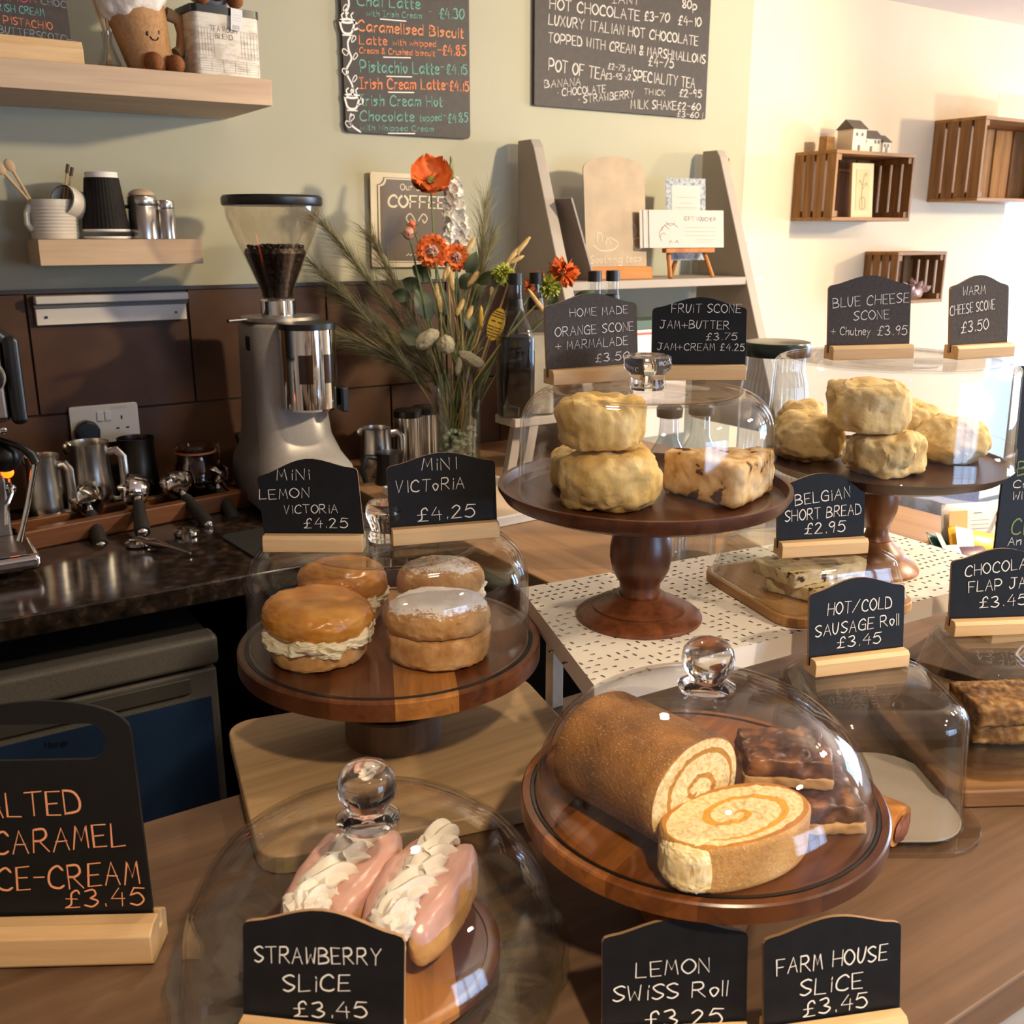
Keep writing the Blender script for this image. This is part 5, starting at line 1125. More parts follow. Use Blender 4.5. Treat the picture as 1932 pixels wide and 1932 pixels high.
# ================= ladder shelf unit =================
t=thing('ladder_shelf','taupe ladder-style shelf unit with slanted sides standing against the wall','shelf unit',(0,0,.9504))
zt=1.757-.9504
for x0 in (1.56,2.225): MB().prism([(2.375,0),(1.995,0),(2.300,zt-.02),(2.315,zt),(2.375,zt)],x0,x0+.034,'yz').build('side_panel',M_taupe,t,smooth=False,bevel=.003)
MB().box(1.5945,2.2245,2.165,2.375,1.375-.9504,1.397-.9504).build('shelf',M_taupe,t,smooth=False,bevel=.002)
US=1.3975
# blank slate on a stand
t=thing('slate_board','arched dusty slate, tan with painted glare, with small drawings on a wooden foot on the ladder shelf','slate',(1.795,2.215,US),R(-6))
MB().prism([(0,0),(.05,0),(.05,.012),(.03,.034),(.008,.034),(0,.02)],-.105,.105,'yz').build('base',wood('stand_wood','a3622c','c98a4a','x',1,.5,.35),t,smooth=False,bevel=.0015)
out=[(-.098,0),(.098,0),(.098,.268)]+[(.098*math.cos(PI*i/14),.268+.035*math.sin(PI*i/14)) for i in range(1,14)]+[(-.098,.268)]
bo=MB().prism(out,0,.004).build('board',nmat('dusty_glare_slate',[(.3,'8f7a60'),(.7,'a8906f')],14,5,.5,.03,.0004,spec=.5),t,smooth=False,loc=(0,.02,.022),rot=(-R(6),0,0))  # tan colour carries warm glare off the dark board
mb=MB(); 
for q in ([(-.075,.07),(-.05,.055),(-.01,.058),(.005,.075),(-.02,.09)],[(.055,.085),(.06,.06),(.08,.06),(.085,.085),(.055,.085)],[(.06,.095),(.066,.11),(.06,.125)],[(-.062,.078),(-.06,.1),(-.048,.1),(-.046,.078)],[(-.035,.072),(-.028,.09),(-.018,.072)]): ribbon(mb,catmull(q,5),.0026,-.0006)
write(mb,'Soothing teas',(-.085,.022),(.08,.024),.02,-.0006,.002); mb.build('drawing',mat('slate_chalk','d8c8a8',.8),bo,smooth=False,recalc=False)
o=MB().box(-.005,.001,-.075,.075,0,.225).build('board_panel',mat('leaning_panel','8a7d78',.55),loc=(1.688,2.265,US+.0008),rot=(0,R(-21),R(0)),smooth=False,bevel=.001); tag(o,'plain grey panel leaning against the left side of the ladder shelf','panel')
# easel with vouchers
M_eas=wood('easel_wood','9a5c28','c07d3e','z',1,.5,.35)
t=thing('easel','little wooden easel on the ladder shelf holding vouchers','easel',(2.02,2.20,US),R(-8))
for x,x2,y,y2 in ((-.058,-.068,.01,-.022),(.058,.076,.01,-.022),(0,0,.03,.075)): MB().tube([(x2,y2,.002),(x,y,.085 if y2<0 else .11)],.0065,8).build('leg',M_eas,t)
MB().box(-.082,.082,-.018,.004,.070,.082).build('ledge',M_eas,t,smooth=False,bevel=.001)
MB().box(-.02,.02,.010,.016,.082,.18).build('back_rest',M_eas,t,smooth=False)
zc=US+.083
M_card=mat('card_white','c6bfb7',.7); M_ink=mat('card_ink','6d6862',.7)
for i,(dx,dy,lab) in enumerate(((-.02,.008,'gift voucher cards at the back of the easel stack'),(-.010,.004,'middle gift voucher card of the easel stack'),(.006,-.001,'front gift voucher card with drawn tree on the easel'))):
    t=thing('gift_voucher',lab,'card',(2.004+dx,2.19+dy,zc+.0004),R(-8),'gift vouchers')
    bo=MB().box(-.125,.125,0,.0012,0,.102).build('card',M_card,t,smooth=False,rot=(-R(6),0,0))
    if i==2:
        mb=MB(); write(mb,'GIFT VOUCHER',(-.01,.074),(.098,.072),.011,-.0006,.0014)
        for z in (.055,.044,.033): ribbon(mb,[(-.008,z),(.10,z)],.0008,-.0006)
        for z in (.022,.016): ribbon(mb,[(.03,z),(.095,z)],.0006,-.0006)
        for q in ([(-.085,.018),(-.092,.04),(-.075,.06),(-.05,.066),(-.03,.055)],[(-.085,.045),(-.075,.06),(-.06,.05)],[(-.07,.07),(-.055,.06),(-.04,.068)],[(-.06,.012),(-.055,.02),(-.05,.012)],[(-.04,.012),(-.035,.02),(-.03,.012)],[(-.09,.03),(-.08,.04),(-.07,.035)]): ribbon(mb,catmull(q,5),.0012,-.0006)
        mb.build('print',M_ink,bo,smooth=False,recalc=False)
t=thing('invitation_card','blue floral bordered card standing behind the vouchers','card',(2.045,2.235,zc+.04),R(-8))
bo=MB().box(-.067,.067,0,.0012,-.075,.150).build('card',nmat('floral_print',[(.42,'77828f'),(.5,'b5b7b9'),(.58,'8f99a4')],70,3,.6,0),t,smooth=False,rot=(-R(5),0,R(0)))
pn=MB().box(-.048,.048,-.0006,0,.02,.13).build('panel',M_card,bo,smooth=False)
mb=MB(); 
for z,w2 in ((.098,.03),(.082,.02),(.07,.034),(.058,.04)): ribbon(mb,[(-w2,z),(w2,z)],.0012,-.0009)
mb.build('print',M_ink,pn,smooth=False,recalc=False)
o=MB().box(2.263,2.272,2.30,2.34,.9510,1.735).build('wooden_batten',wood('batten','c28d52','dcae72','z',1,.5),smooth=False); tag(o,'thin pale wooden batten beside the ladder shelf','batten')
o=MB().box(2.285,2.44,2.30,2.399,1.375,1.388).build('wall_ledge',M_frame,smooth=False,bevel=.002); tag(o,'small pale ledge on the wall right of the ladder shelf','ledge')
t=thing('storage_pot','small pale pot with white emblem on the wall ledge','pot',(2.37,2.345,1.3884))
MB().lathe([(0,0),(.030,0),(.034,.09),(.034,.105),(0,.106)],32).build('body',mat('pot_grey','a9a595',.5),t)
mb=MB(); ribbon(mb,catmull([(-.018,.03),(0,.05),(-.012,.06),(.0,.07),(.012,.06),(0,.05),(.012,.03)],4),.004,-.0355); mb.build('emblem',M_card,t,smooth=False,recalc=False)

# ================= crates on the cream wall =================
M_crate=wood('crate_wood','6d4a28','a67a48','z',1.0,.6,.3,contrast=1.1)
M_crateh=wood('crate_rail','7d5630','b3864f','x',1.0,.6,.3)
def crate(label,x0,x1,z0,z1,yf,yb=2.3985,nback=3,nside=4,hole=True):
    t=thing('wooden_crate',label,'crate',((x0+x1)/2,yf,z0),0,'wall crates'); w=x1-x0; d=yb-yf; h=z1-z0; th=.011
    MB().box(-w/2,w/2,0,d,h-th,h).build('top_board',M_crateh,t,smooth=False,bevel=.001)
    MB().box(-w/2,w/2,0,d,0,th).build('bottom_board',M_crateh,t,smooth=False,bevel=.001)
    for s_ in (-1,1):
        mb=MB(); g=.008; sw=(d-g*(nside-1))/nside
        for i in range(nside):
            a=i*(sw+g); xa,xb=(-w/2,-w/2+th) if s_<0 else (w/2-th,w/2)
            mb.box(xa,xb,a,a+sw,th+.0003,h-th-.0003)
        mb.build('side_slats',M_crate,t,smooth=False,bevel=.0012)
        for z in (th+.001,h-th-.019): MB().box(s_*(w/2-th)-(0 if s_<0 else .018),s_*(w/2-th)+(.018 if s_<0 else 0),.004,d-.012,z,z+.018).build('corner_batten',M_crate,t,smooth=False)
    mb=MB(); g=.014; sw=(w-2*th-.002-g*nback)/(nback+1)
    for i in range(nback+1): a=-w/2+th+.001+i*(sw+g); mb.box(a,a+sw,d-.010,d-.0005,th+.001,h-th-.001)
    mb.build('back_slats',M_crate,t,smooth=False,bevel=.001)
    return t
crate('middle wooden crate on the cream wall with a model cottage on top',2.655,3.045,1.559,1.772,2.232)
crate('largest wooden crate on the cream wall at the right edge',3.362,3.96,1.63,1.908,2.20,nback=4)
crate('lowest wooden crate on the cream wall holding a pink ornament',3.045,3.318,1.282,1.458,2.262)
c=Y(1627,418,2.28); t=thing('picture_frame','small cream framed flower drawing leaning inside the middle crate','picture',(c.x,2.285,1.5705),R(-6))
bo=MB().box(-.048,.048,0,.012,0,.172).build('frame',mat('frame_cream','dcc898',.5),t,smooth=False,bevel=.002,rot=(-R(4),0,0))
MB().box(-.030,.030,-.001,-.0002,.022,.152).build('picture',mat('picture_cream','d8c08a',.6),bo,smooth=False)
mb=MB(); 
for q in ([(0,.03),(-.004,.08),(.004,.13)],[(0,.09),(.014,.11),(.018,.1)],[(-.002,.1),(-.014,.118),(-.018,.108)],[(.003,.13),(.012,.14),(.016,.13)],[(-.01,.03),(.01,.03),(.01,.06),(-.01,.06),(-.01,.03)]): ribbon(mb,catmull(q,5),.002,-.0015)
mb.build('drawing',mat('drawing_ink','8d7c58',.7),bo,smooth=False,recalc=False)
# model cottage
cx_=Y(1640,283,2.27).x; t=thing('model_cottage','white model cottage with grey roof standing on the middle crate','ornament',(cx_,2.28,1.7724),R(-3))
M_cot=mat('cottage_white','e2d5ba',.7); M_roof=nmat('cottage_roof',[(.3,'5a5148'),(.7,'6d6358')],60,4,.8,.3)
def house(x0,x1,y0,y1,h,rh,nm):
    MB().box(x0,x1,y0,y1,0,h).build(nm+'_walls',M_cot,t,smooth=False); MB().prism([(y0-.006,h-.002),(y1+.006,h-.002),((y0+y1)/2,h+rh)],x0-.004,x1+.004,'yz').build(nm+'_roof',M_roof,t,smooth=False)
house(-.090,-.030,-.02,.045,.070,.028,'tower'); house(-.0295,.060,-.006,.045,.045,.026,'hall'); house(.0605,.095,-.012,.045,.036,.022,'wing')
mb=MB()
for x,z,y in ((-.072,.052,-.02),(-.048,.052,-.02),(-.015,.034,-.006),(.03,.034,-.006),(.045,.034,-.006),(.07,.024,-.012),(.085,.024,-.012)): mb.box(x-.004,x+.004,y-.001,y-.0003,z-.005,z+.005)
for x,y in ((-.06,-.02),(.012,-.006),(.078,-.012)): mb.box(x-.005,x+.005,y-.001,y-.0003,.001,.02)
mb.build('windows',mat('cottage_dark','3c332a',.5),t,smooth=False)
o=MB().box(-.024,.024,-.015,.015,0,.046).build('wooden_block',M_crateh,loc=(Y(1575,276,2.30).x-.004,2.33,1.7724),rot=(0,0,.2),smooth=False,bevel=.002); tag(o,'small wooden block behind the model cottage','block')
# thistle sign on the large crate
t=thing('acrylic_sign','pale clear acrylic sign with looping script on the largest crate','sign',(3.61,2.24,1.9084))
bo=MB().box(-.125,.21,0,.004,0,.085).build('panel',thin_glass('frosted_acrylic','f0e6d4',.08,.4,.3),t,smooth=False)
mb=MB(); write(mb,'Thistle',(-.115,.022),(.11,.024),.042,-.001,.0022,jit=.5); mb.build('lettering',mat('script_ink','b3a387',.6),bo,smooth=False,recalc=False)
# pink ornament
M_pinkg=nmat('pink_crystal',[(.3,'a98882'),(.6,'cdb0a8'),(.8,'e6d6d0')],30,4,.3,.4,.002,spec=.5)
px_=Y(1728,560,2.30).x; t=thing('crystal_ornament','pink crystal cluster inside the lowest crate','ornament',(px_,2.325,1.2935))
mb=MB(); rr_=random.Random(4)
mb.blob(.05,.035,.024,(.8,.8),.008,40,3,4,Matrix.Translation((0,0,.022)))
for i in range(26):
    a=rr_.uniform(-1.2,1.2); b_=rr_.uniform(-.9,.7); L=rr_.uniform(.035,.062); Mx=Matrix.Translation((a*.03,b_*.012,.022))@Matrix.Rotation(a,4,'Y')@Matrix.Rotation(-b_,4,'X')
    mb.lathe([(0,0),(.0075,0),(.0095,L*.7),(0,L)],6,Mx)
mb.build('crystal',M_pinkg,t,angle=20)

# ================= right-hand side: chair, basket, tall sign =================
M_vel=nmat('grey_blue_velvet',[(.3,'969db3'),(.7,'a9b1c7')],120,4,.75,.3,.001,spec=.3)
t=thing('tub_chair','grey-blue tub armchair with fluted back beyond the counter','armchair',(2.98,1.80,0),R(-20))
n=96; vs=[];fs=[]; zs=[.14,.3,.5,.66,.72,.745]
for i in range(n+1):
    a=R(55)+R(250)*i/n; fl=abs(math.sin(i/n*PI*15))*.016
    for z in zs:
        k=.33+fl-(.012 if z>.73 else 0); vs.append((k*math.cos(a),k*math.sin(a),z))
    for z in zs[::-1]: vs.append((.26*math.cos(a),.26*math.sin(a),z))
m2=len(zs)*2
for i in range(n):
    for j in range(m2): fs.append((i*m2+j,(i+1)*m2+j,(i+1)*m2+(j+1)%m2,i*m2+(j+1)%m2))
fs+=[tuple(range(m2)),tuple(n*m2+j for j in range(m2-1,-1,-1))]
MB().add(vs,fs).build('fluted_back',M_vel,t,angle=40)
MB().lathe([(0,.14),(.25,.14),(.255,.2),(.255,.40),(.24,.43),(0,.435)],48).build('seat',M_vel,t)
for i in range(4): a=R(45+90*i); MB().tube([(.22*math.cos(a),.22*math.sin(a),0),(.2*math.cos(a),.2*math.sin(a),.15)],[.012,.018],12).build('leg',M_black,t)
t=thing('armchair','pale grey armchair with rounded arm at the right beyond the counter','armchair',(3.88,1.60,0),R(-35))
M_arm=nmat('pale_grey_fabric',[(.3,'9d98a0'),(.7,'b0abb2')],120,4,.85,.3,.001,spec=.2)
MB().box(-.34,.34,-.30,.30,.16,.42).build('seat',M_arm,t,smooth=False,bevel=.04,seg=4)
MB().box(-.34,.34,.305,.42,.16,.86).build('backrest',M_arm,t,smooth=False,bevel=.05,seg=4)
for s_ in (-1,1): MB().box(s_*.41-.065,s_*.41+.065,-.32,.42,.16,.64).build('armrest',M_arm,t,smooth=False,bevel=.055,seg=5)
for x,y in ((-.3,-.25),(.3,-.25),(-.3,.35),(.3,.35)): MB().tube([(x,y,0),(x,y,.165)],[.014,.02],12).build('leg',M_black,t)
m,nt,b_=newmat('knit'); v=coords(nt,(1,1,1),(0,.5,0)); wv=N(nt,'ShaderNodeTexWave'); wv.inputs['Scale'].default_value=16; wv.inputs['Distortion'].default_value=3; nt.links.new(v,wv.inputs[0])
nt.links.new(ramp(nt,[(.2,'b7aa98'),(.7,'e6dccd')],wv.outputs[0]),b_.inputs['Base Color']); b_.inputs['Roughness'].default_value=.9; bump(nt,b_,wv.outputs[0],.8,.006)
o=MB().blob(.21,.075,.20,(.45,.6),.0,1,1,4).build('cushion',m,loc=(3.84,1.50,.635),rot=(-R(18),R(8),R(-35))); tag(o,'cream knitted cushion on the pale armchair','cushion')
# basket of sachets
M_wick=nmat('wicker',[(.3,'5d3f24'),(.7,'94693e')],60,4,.7,.6,.003,(1,1,6))
t=thing('wicker_basket','flat brown wicker basket holding snack packets at the counter end','basket',(1.545,1.005,.9504),R(-8))
MB().prism(rrect(.25,.15,.03,5),0,.006,'xy').build('floor',M_wick,t,smooth=False)
for k in range(2):
    pts=[(x*(1+.012*k),y*(1+.012*k),.010+.0095*k) for x,y in rrect(.25,.15,.03,6)]; MB().tube(pts+[pts[0]],.0055,8,cap=False).build('weave_band',M_wick,t)
MB().tube([(.132,.05*math.cos(a),.038+.05*math.sin(a)) for a in [PI*i/16 for i in range(17)]],.0045,8).build('handle',mat('handle_cane','c79a63',.5),t)
M_yel=mat('packet_yellow','e0a526',.35); M_pw=mat('packet_white','dcd5cc',.4)
def packet(px,py,yaw,tilt,w,h,m,label,stripe,z=.965,printed=False,roll_=0):
    c=Z(px,py,z); t=thing('snack_packet',label,'packet',(c.x,c.y,z),yaw,'snack packets in the basket')
    mb=MB(); nx,nz=12,8
    for s_ in (1,-1):
        vs=[];fs=[]
        for i in range(nx+1):
            for j in range(nz+1):
                u,v=i/nx,j/nz; th=.011*(math.sin(PI*u)*math.sin(PI*v))**.6; vs.append((w*(u-.5),-s_*th,h*v))
        for i in range(nx):
            for j in range(nz): a=i*(nz+1)+j; fs.append((a,a+nz+1,a+nz+2,a+1))
        mb.add(vs,fs)
    Rm=(-tilt,roll_,0)
    bo=mb.build('wrapper',m,t,rot=Rm,angle=60)
    MB().box(-w*.44,-w*.12,-.0125,-.0118,h*.12,h*.88).build('band',stripe,bo,smooth=False)
    if printed:
        q=MB(); ribbon(q,[(.0,h*.82),(w*.12,h*.82)],.003,-.0122)
        for i in range(6): ribbon(q,[(-w*.05,h*(.68-.08*i)),(w*.26,h*(.68-.08*i))],.0012,-.0122)
        for i in range(3): ribbon(q,[(w*.38,h*(.25+.15*i)),(w*.38,h*(.33+.15*i))],.003,-.0122)
        q.build('print',mat('packet_ink','5b5147',.6),bo,smooth=False,recalc=False)
    return t
packet(1828,1048,R(-20),.15,.115,.095,M_pw,'upright white packet with yellow end and printed text in the basket',M_yel,printed=True)
packet(1845,1058,R(-30),.75,.10,.06,M_yel,'yellow packet lying in front of the white one in the basket',M_pw,z=.972,roll_=.2)
packet(1790,1062,R(10),.7,.085,.055,mat('packet_green','1f4a3a',.4),'dark green packet at the left of the basket',mat('packet_pale','b9c2b4',.4),z=.968,roll_=.35)
packet(1830,1075,R(-25),.9,.09,.05,mat('packet_purple','4d2c44',.4),'purple packet at the front of the basket',M_pw,z=.966)
# tall chalkboard at the right edge
a=D(1893,1052,1.40); t=thing('chalkboard_sign','tall chalkboard with green headings cut off by the right edge','sign',(0,0,0))
yawb=R(-22); bx=Matrix.Rotation(yawb,4,'Z'); o3=Vector((a.x,a.y,.9504)); t.location=o3; t.rotation_euler=(0,0,yawb)
MB().box(-.01,.20,-.012,.05,0,.026).build('base',M_pine,t,smooth=False,bevel=.001)
hb=.385
bo=MB().prism(rrect(.21,hb,.006,3,.105,hb/2),0,.004,'xz').build('board',M_slate,t,smooth=False,loc=(0,.016,.012),rot=(-R(7),R(4.2),0))
Mw=Matrix.Translation(o3)@bx@Matrix.Translation((0,.016,.012))@Matrix.Rotation(R(4.2),4,'Y')@Matrix.Rotation(-R(7),4,'X') if False else Matrix.Translation(o3)@bx@Matrix.Translation((0,.016,.012))@(mathutils.Euler((-R(7),R(4.2),0)).to_matrix().to_4x4())
Mi=Mw.inverted(); px_lines('green_lettering',mat('green_chalk','7d8c58',.8),bo,Mi,[('B',1919,897,1935,895,26),('Ch',1907,1010,1942,1005,29)])
px_lines('white_lettering',M_chalk,bo,Mi,[('Cr',1911,921,1937,919,14),('With',1910,943,1948,940,15),('An',1901,1029,1925,1027,15)])

# ================= vase of flowers =================
VX,VY=1.167,2.03; VZ=.9504
t=thing('glass_vase','clear glass vase filled with green glass pebbles','vase',(VX,VY,VZ))
MB().lathe(shell([(.058,.262),(.053,.12),(.050,.004),(.048,0)],.003),64,caps=(False,False)).build('glass',thin_glass('vase_glass','f1f3ee',.07,.8),t)
MB().lathe([(0,0.001),(.047,.001),(.047,.008),(0,.008)],48).build('glass_base',thin_glass('vase_base','dfe6dc',.08,.6),t)
gr=random.Random(11); mb=MB()
M_peb=nmat('green_pebbles',[(.3,'6d8062'),(.5,'aab89e'),(.7,'e6ece0')],60,3,.08,0,spec=.7)
for i in range(230):
    a=gr.random()*6.283; q=.0385*math.sqrt(gr.random())**.6; mb.blob(gr.uniform(.006,.0085),gr.uniform(.006,.0085),gr.uniform(.005,.007),sub=1,M=Matrix.Translation((q*math.cos(a),q*math.sin(a),.016+.115*gr.random())))
o=mb.build('pebbles',M_peb,t); o['kind']='stuff'
M_stem=mat('stem_green','5d6b3a',.6); M_dry=mat('dry_stem','a58c58',.7)
DV=(Vector((VX,VY,1.2))-CAM).dot(FW)
def F(px,py,dd=0): return D(px,py,DV+dd)
sn_=[0]
def stem_pts(e,bow=.02,n=12):
    sn_[0]+=1; a=sn_[0]*2.4; q=.024
    s0=Vector((VX+q*math.cos(a),VY+q*math.sin(a),VZ+.10)); s1=Vector((VX+.036*math.cos(a+.3)*.9,VY+.036*math.sin(a+.3),VZ+.25))
    s1+= (Vector((e.x,e.y,s1.z))-s1)*.12
    pts=[]
    for i in range(n+1):
        u=i/n; p=s0*(1-u)**2+s1*(2*u*(1-u))*1.0+e*u*u; pts.append(p)
    return pts
def flower(name,label,e,group=None,m=None,r=.0022):
    t=thing(name,label,'flower',e,0,group); pts=[p-e for p in stem_pts(e)]
    MB().tube(pts,r,8).build('stem',m or M_stem,t); return t
def face(e,tilt=0.0,turn=0.0):
    d=(CAM-e).normalized(); d=(d+Vector((0,0,tilt))+RT*turn).normalized(); return d.to_track_quat('Z','Y').to_matrix().to_4x4()
M_pop=nmat('poppy_orange',[(.3,'c2501a'),(.6,'dd7230'),(.8,'ee9a55')],22,5,.55,.25,.002,(1,1,1),spec=.3)
M_zin=nmat('zinnia_orange',[(.3,'c24f18'),(.7,'e47a35')],40,4,.55,.3,.001,spec=.3)
def petal(mb,L,w,cup,Mx,n=8,m=6,wav=.0,seed=0):
    vs=[];fs=[]
    for i in range(n+1):
        u=i/n
        for j in range(m+1):
            v=j/m*2-1; ww=w*(math.sin(PI*(u**.8*.93+.05))**.6)
            vs.append(Mx@Vector((v*ww,L*math.sin(u*1.35)/math.sin(1.35),cup*u*u+wav*math.sin(v*6+seed+u*4)*u+.18*cup*v*v)))
    for i in range(n):
        for j in range(m): a=i*(m+1)+j; fs.append((a,a+1,a+m+2,a+m+1))
    mb.add(vs,fs)
e=F(812,342); t=flower('poppy','large orange poppy at the top of the bouquet',e)
Mf=face(e,.75,.1); mb=MB()
for k in range(6): petal(mb,.045,.034,.034+.005*(k%2),Mf@Matrix.Rotation(k*PI/3+.3,4,'Z')@Matrix.Translation((0,.002,-.006*(k%2))),10,10,wav=.0055,seed=k*1.7)
mb.build('petals',M_pop,t,recalc=False,angle=180)
MB().blob(.010,.010,.007,sub=3,amp=.003,freq=200,M=Mf@Matrix.Translation((0,0,.006))).build('flower_center',nmat('poppy_center',[(.3,'5a5a26'),(.7,'9a8c48')],200,3,.7,.4,.001),t)
def zinnia(px,py,s_,label,dd=0,cen='b58f80'):
    e=F(px,py,dd); t=flower('zinnia',label,e,'orange zinnias'); Mf=face(e,.05,.05*(px-800)/60); mb=MB()
    for ring,(L,n,cup) in enumerate(((.036,15,-.004),(.030,13,.003),(.023,10,.008))):
        for k in range(n): petal(mb,L*s_,.0075*s_,cup*s_,Mf@Matrix.Rotation(2*PI*k/n+ring*.3,4,'Z')@Matrix.Translation((0,.003,.002*ring)),5,4,.001,k)
    mb.build('petals',M_zin,t,recalc=False,angle=180)
    MB().blob(.0125*s_,.0125*s_,.009*s_,sub=4,amp=.005,freq=260,M=Mf@Matrix.Translation((0,0,.006))).build('flower_center',nmat('zinnia_center',[(.35,'7a3328'),(.55,'b58f80'),(.7,'d9bfae')],170,3,.8,.5,.001),t)
zinnia(816,474,1.05,'orange zinnia with pink-brown centre in the middle of the bouquet',-.03)
zinnia(861,486,.85,'smaller orange zinnia just right of the middle one')
e=F(1063,514,-.02); t=flower('carnation','frilly orange carnation leaning over the syrup bottles',e)
def pom(t,r,n,m,L,w,seed=1,nm='petals'):
    g=random.Random(seed); mb=MB()
    for i in range(n):
        d=Vector((g.gauss(0,1),g.gauss(0,1),g.gauss(0,1))).normalized(); Mx=d.to_track_quat('Y','Z').to_matrix().to_4x4()@Matrix.Rotation(g.random()*6,4,'Y')
        petal(mb,L*g.uniform(.8,1.1),w,.004,Mx@Matrix.Translation((0,r*.35,0)),3,3,.0015,i)
    return mb.build(nm,m,t,recalc=False,angle=180)
pom(t,.024,90,M_zin,.030,.006,3)
e=F(1012,536,.05); t=flower('carnation','orange carnation half hidden behind the yellow pompom flowers',e); pom(t,.02,70,M_zin,.024,.006,4)
M_yg=nmat('yellow_green_petal',[(.3,'98a23a'),(.7,'c4c95a')],60,3,.6,.2)
for px,py,s_,lab in ((949,516,.024,'yellow-green pompom flower left of the bottle caps'),(1033,540,.028,'bright yellow-green pompom flower right of the bottle caps')):
    e=F(px,py,-.02); t=flower('pompom_flower',lab,e,'yellow-green pompoms'); pom(t,s_*.6,150,M_yg,s_*.9,.0032,int(px))
# white delphinium
M_wf=nmat('white_petal',[(.3,'e2ddd2'),(.7,'f4f0e8')],60,3,.6,.2,spec=.25)
e=F(853,300,.03); t=flower('delphinium','tall white flower spike right of the poppy',e)
mb=MB(); g=random.Random(6)
for i in range(130):
    q=i/129; c=F(854+8*q+g.uniform(-21,21)*(.35+.65*q),345+122*q,.03+g.uniform(-.025,.02))-e
    Mx=Matrix.Translation(c)@face(e,g.uniform(-.6,.6),g.uniform(-.8,.8))
    for k in range(5): petal(mb,.0135,.0068,.005,Mx@Matrix.Rotation(k*1.257,4,'Z'),3,3,.001,k)
mb.build('blossoms',M_wf,t,recalc=False,angle=180)
mb=MB()
for i in range(14): 
    q=i/13; c=F(851+3*q+g.uniform(-5,5)*q,300+45*q,.03)-e; mb.blob(.0035+.003*q,.0035+.003*q,.007,sub=2,M=Matrix.Translation(c))
mb.build('buds',mat('bud_green','8a8a5c',.6),t)
# buds
M_pb=nmat('pink_bud',[(.3,'a8705f'),(.7,'cf9d8b')],60,3,.6,.3)
for px,py,r_,lab,mm in ((771,440,.013,'closed pinkish bud with spiky leaves left of the zinnia',M_pb),(778,424,.009,'tiny coral bud above the pinkish bud',mat('coral_bud','e06a48',.5))):
    e=F(px,py,-.01); t=flower('flower_bud',lab,e,'closed buds'); MB().blob(r_,r_,r_*1.15,sub=3,amp=.002,freq=120).build('bud',mm,t)
    mb=MB()
    for k in range(9): a=k*.7; mb.tube([(0,0,-r_*.8),(r_*1.0*math.cos(a),r_*1.0*math.sin(a),-r_*.3),(r_*1.8*math.cos(a),r_*1.8*math.sin(a),r_*.25)],[.0016,.0012,.0004],5)
    mb.build('sepals',M_stem,t)
# dried oat and bunny-tail heads
M_oat=nmat('dried_head',[(.3,'a98a58'),(.7,'cbb07c')],90,4,.85,.4,.001,(1,1,1),spec=.15); M_oat2=nmat('grey_head',[(.3,'8d8670'),(.7,'aaa288')],120,4,.9,.5,.001,spec=.1)
def head(px,py,L,w,ang,label,m=None,dd=0,name='dried_grass_head'):
    e=F(px,py,dd); t=flower(name,label,e,'dried seed heads',M_dry,.0013)
    ax=(RT*math.sin(R(ang))+UP*math.cos(R(ang))).normalized(); Mx=ax.to_track_quat('Z','Y').to_matrix().to_4x4()
    MB().blob(w,w,L,(1,.9),w*.22,160,px,3,Mx).build('head',m or M_oat,t)
for k,(px,py,L,w,a,l) in enumerate(((887,464,.024,.006,28,'pale oat head right of the small zinnia'),(845,508,.022,.0065,5,'pale oat head below the small zinnia'),(852,530,.026,.0065,-8,'pale oat head above the leaves'),(893,527,.022,.007,35,'pale oat head leaning right beside the spike'),(868,580,.022,.0065,25,'tan oat head low on the right of the stems'),(886,590,.018,.0065,22,'tan oat head next to the low one'),(829,572,.026,.0065,-8,'tan oat head low at the centre of the stems'),(841,515,.020,.006,12,'pale oat head beside the zinnia stalk'),(824,550,.02,.006,-4,'pale oat head over the grey leaf'),(928,552,.014,.0055,0,'small tan oat head left of the dark bottle'))): head(px,py,L,w,a,l)
for px,py,L,w,a,l in ((985,465,.03,.006,40,'tall tan grass ear leaning right, highest'),(968,482,.026,.006,38,'tall tan grass ear leaning right, second'),(975,490,.02,.005,60,'tan grass ear leaning right, lowest'),(954,508,.026,.0055,20,'tan grass ear beside the pompom')): head(px,py,L,w,a,l,dd=.03)
head(1015,572,.04,.0055,-35,'drooping tan grass ear over the bottle necks',dd=-.1)
for px,py,L,w,a,l in ((842,650,.022,.019,0,'round grey fluffy seed head at the vase mouth'),(806,640,.032,.018,55,'large grey-green fluffy head left of the vase mouth'),(890,678,.034,.014,-62,'grey tapered head drooping over the vase rim'),(866,690,.024,.007,10,'slim grey head inside the vase mouth')): head(px,py,L,w,a,l,M_oat2,-.03)
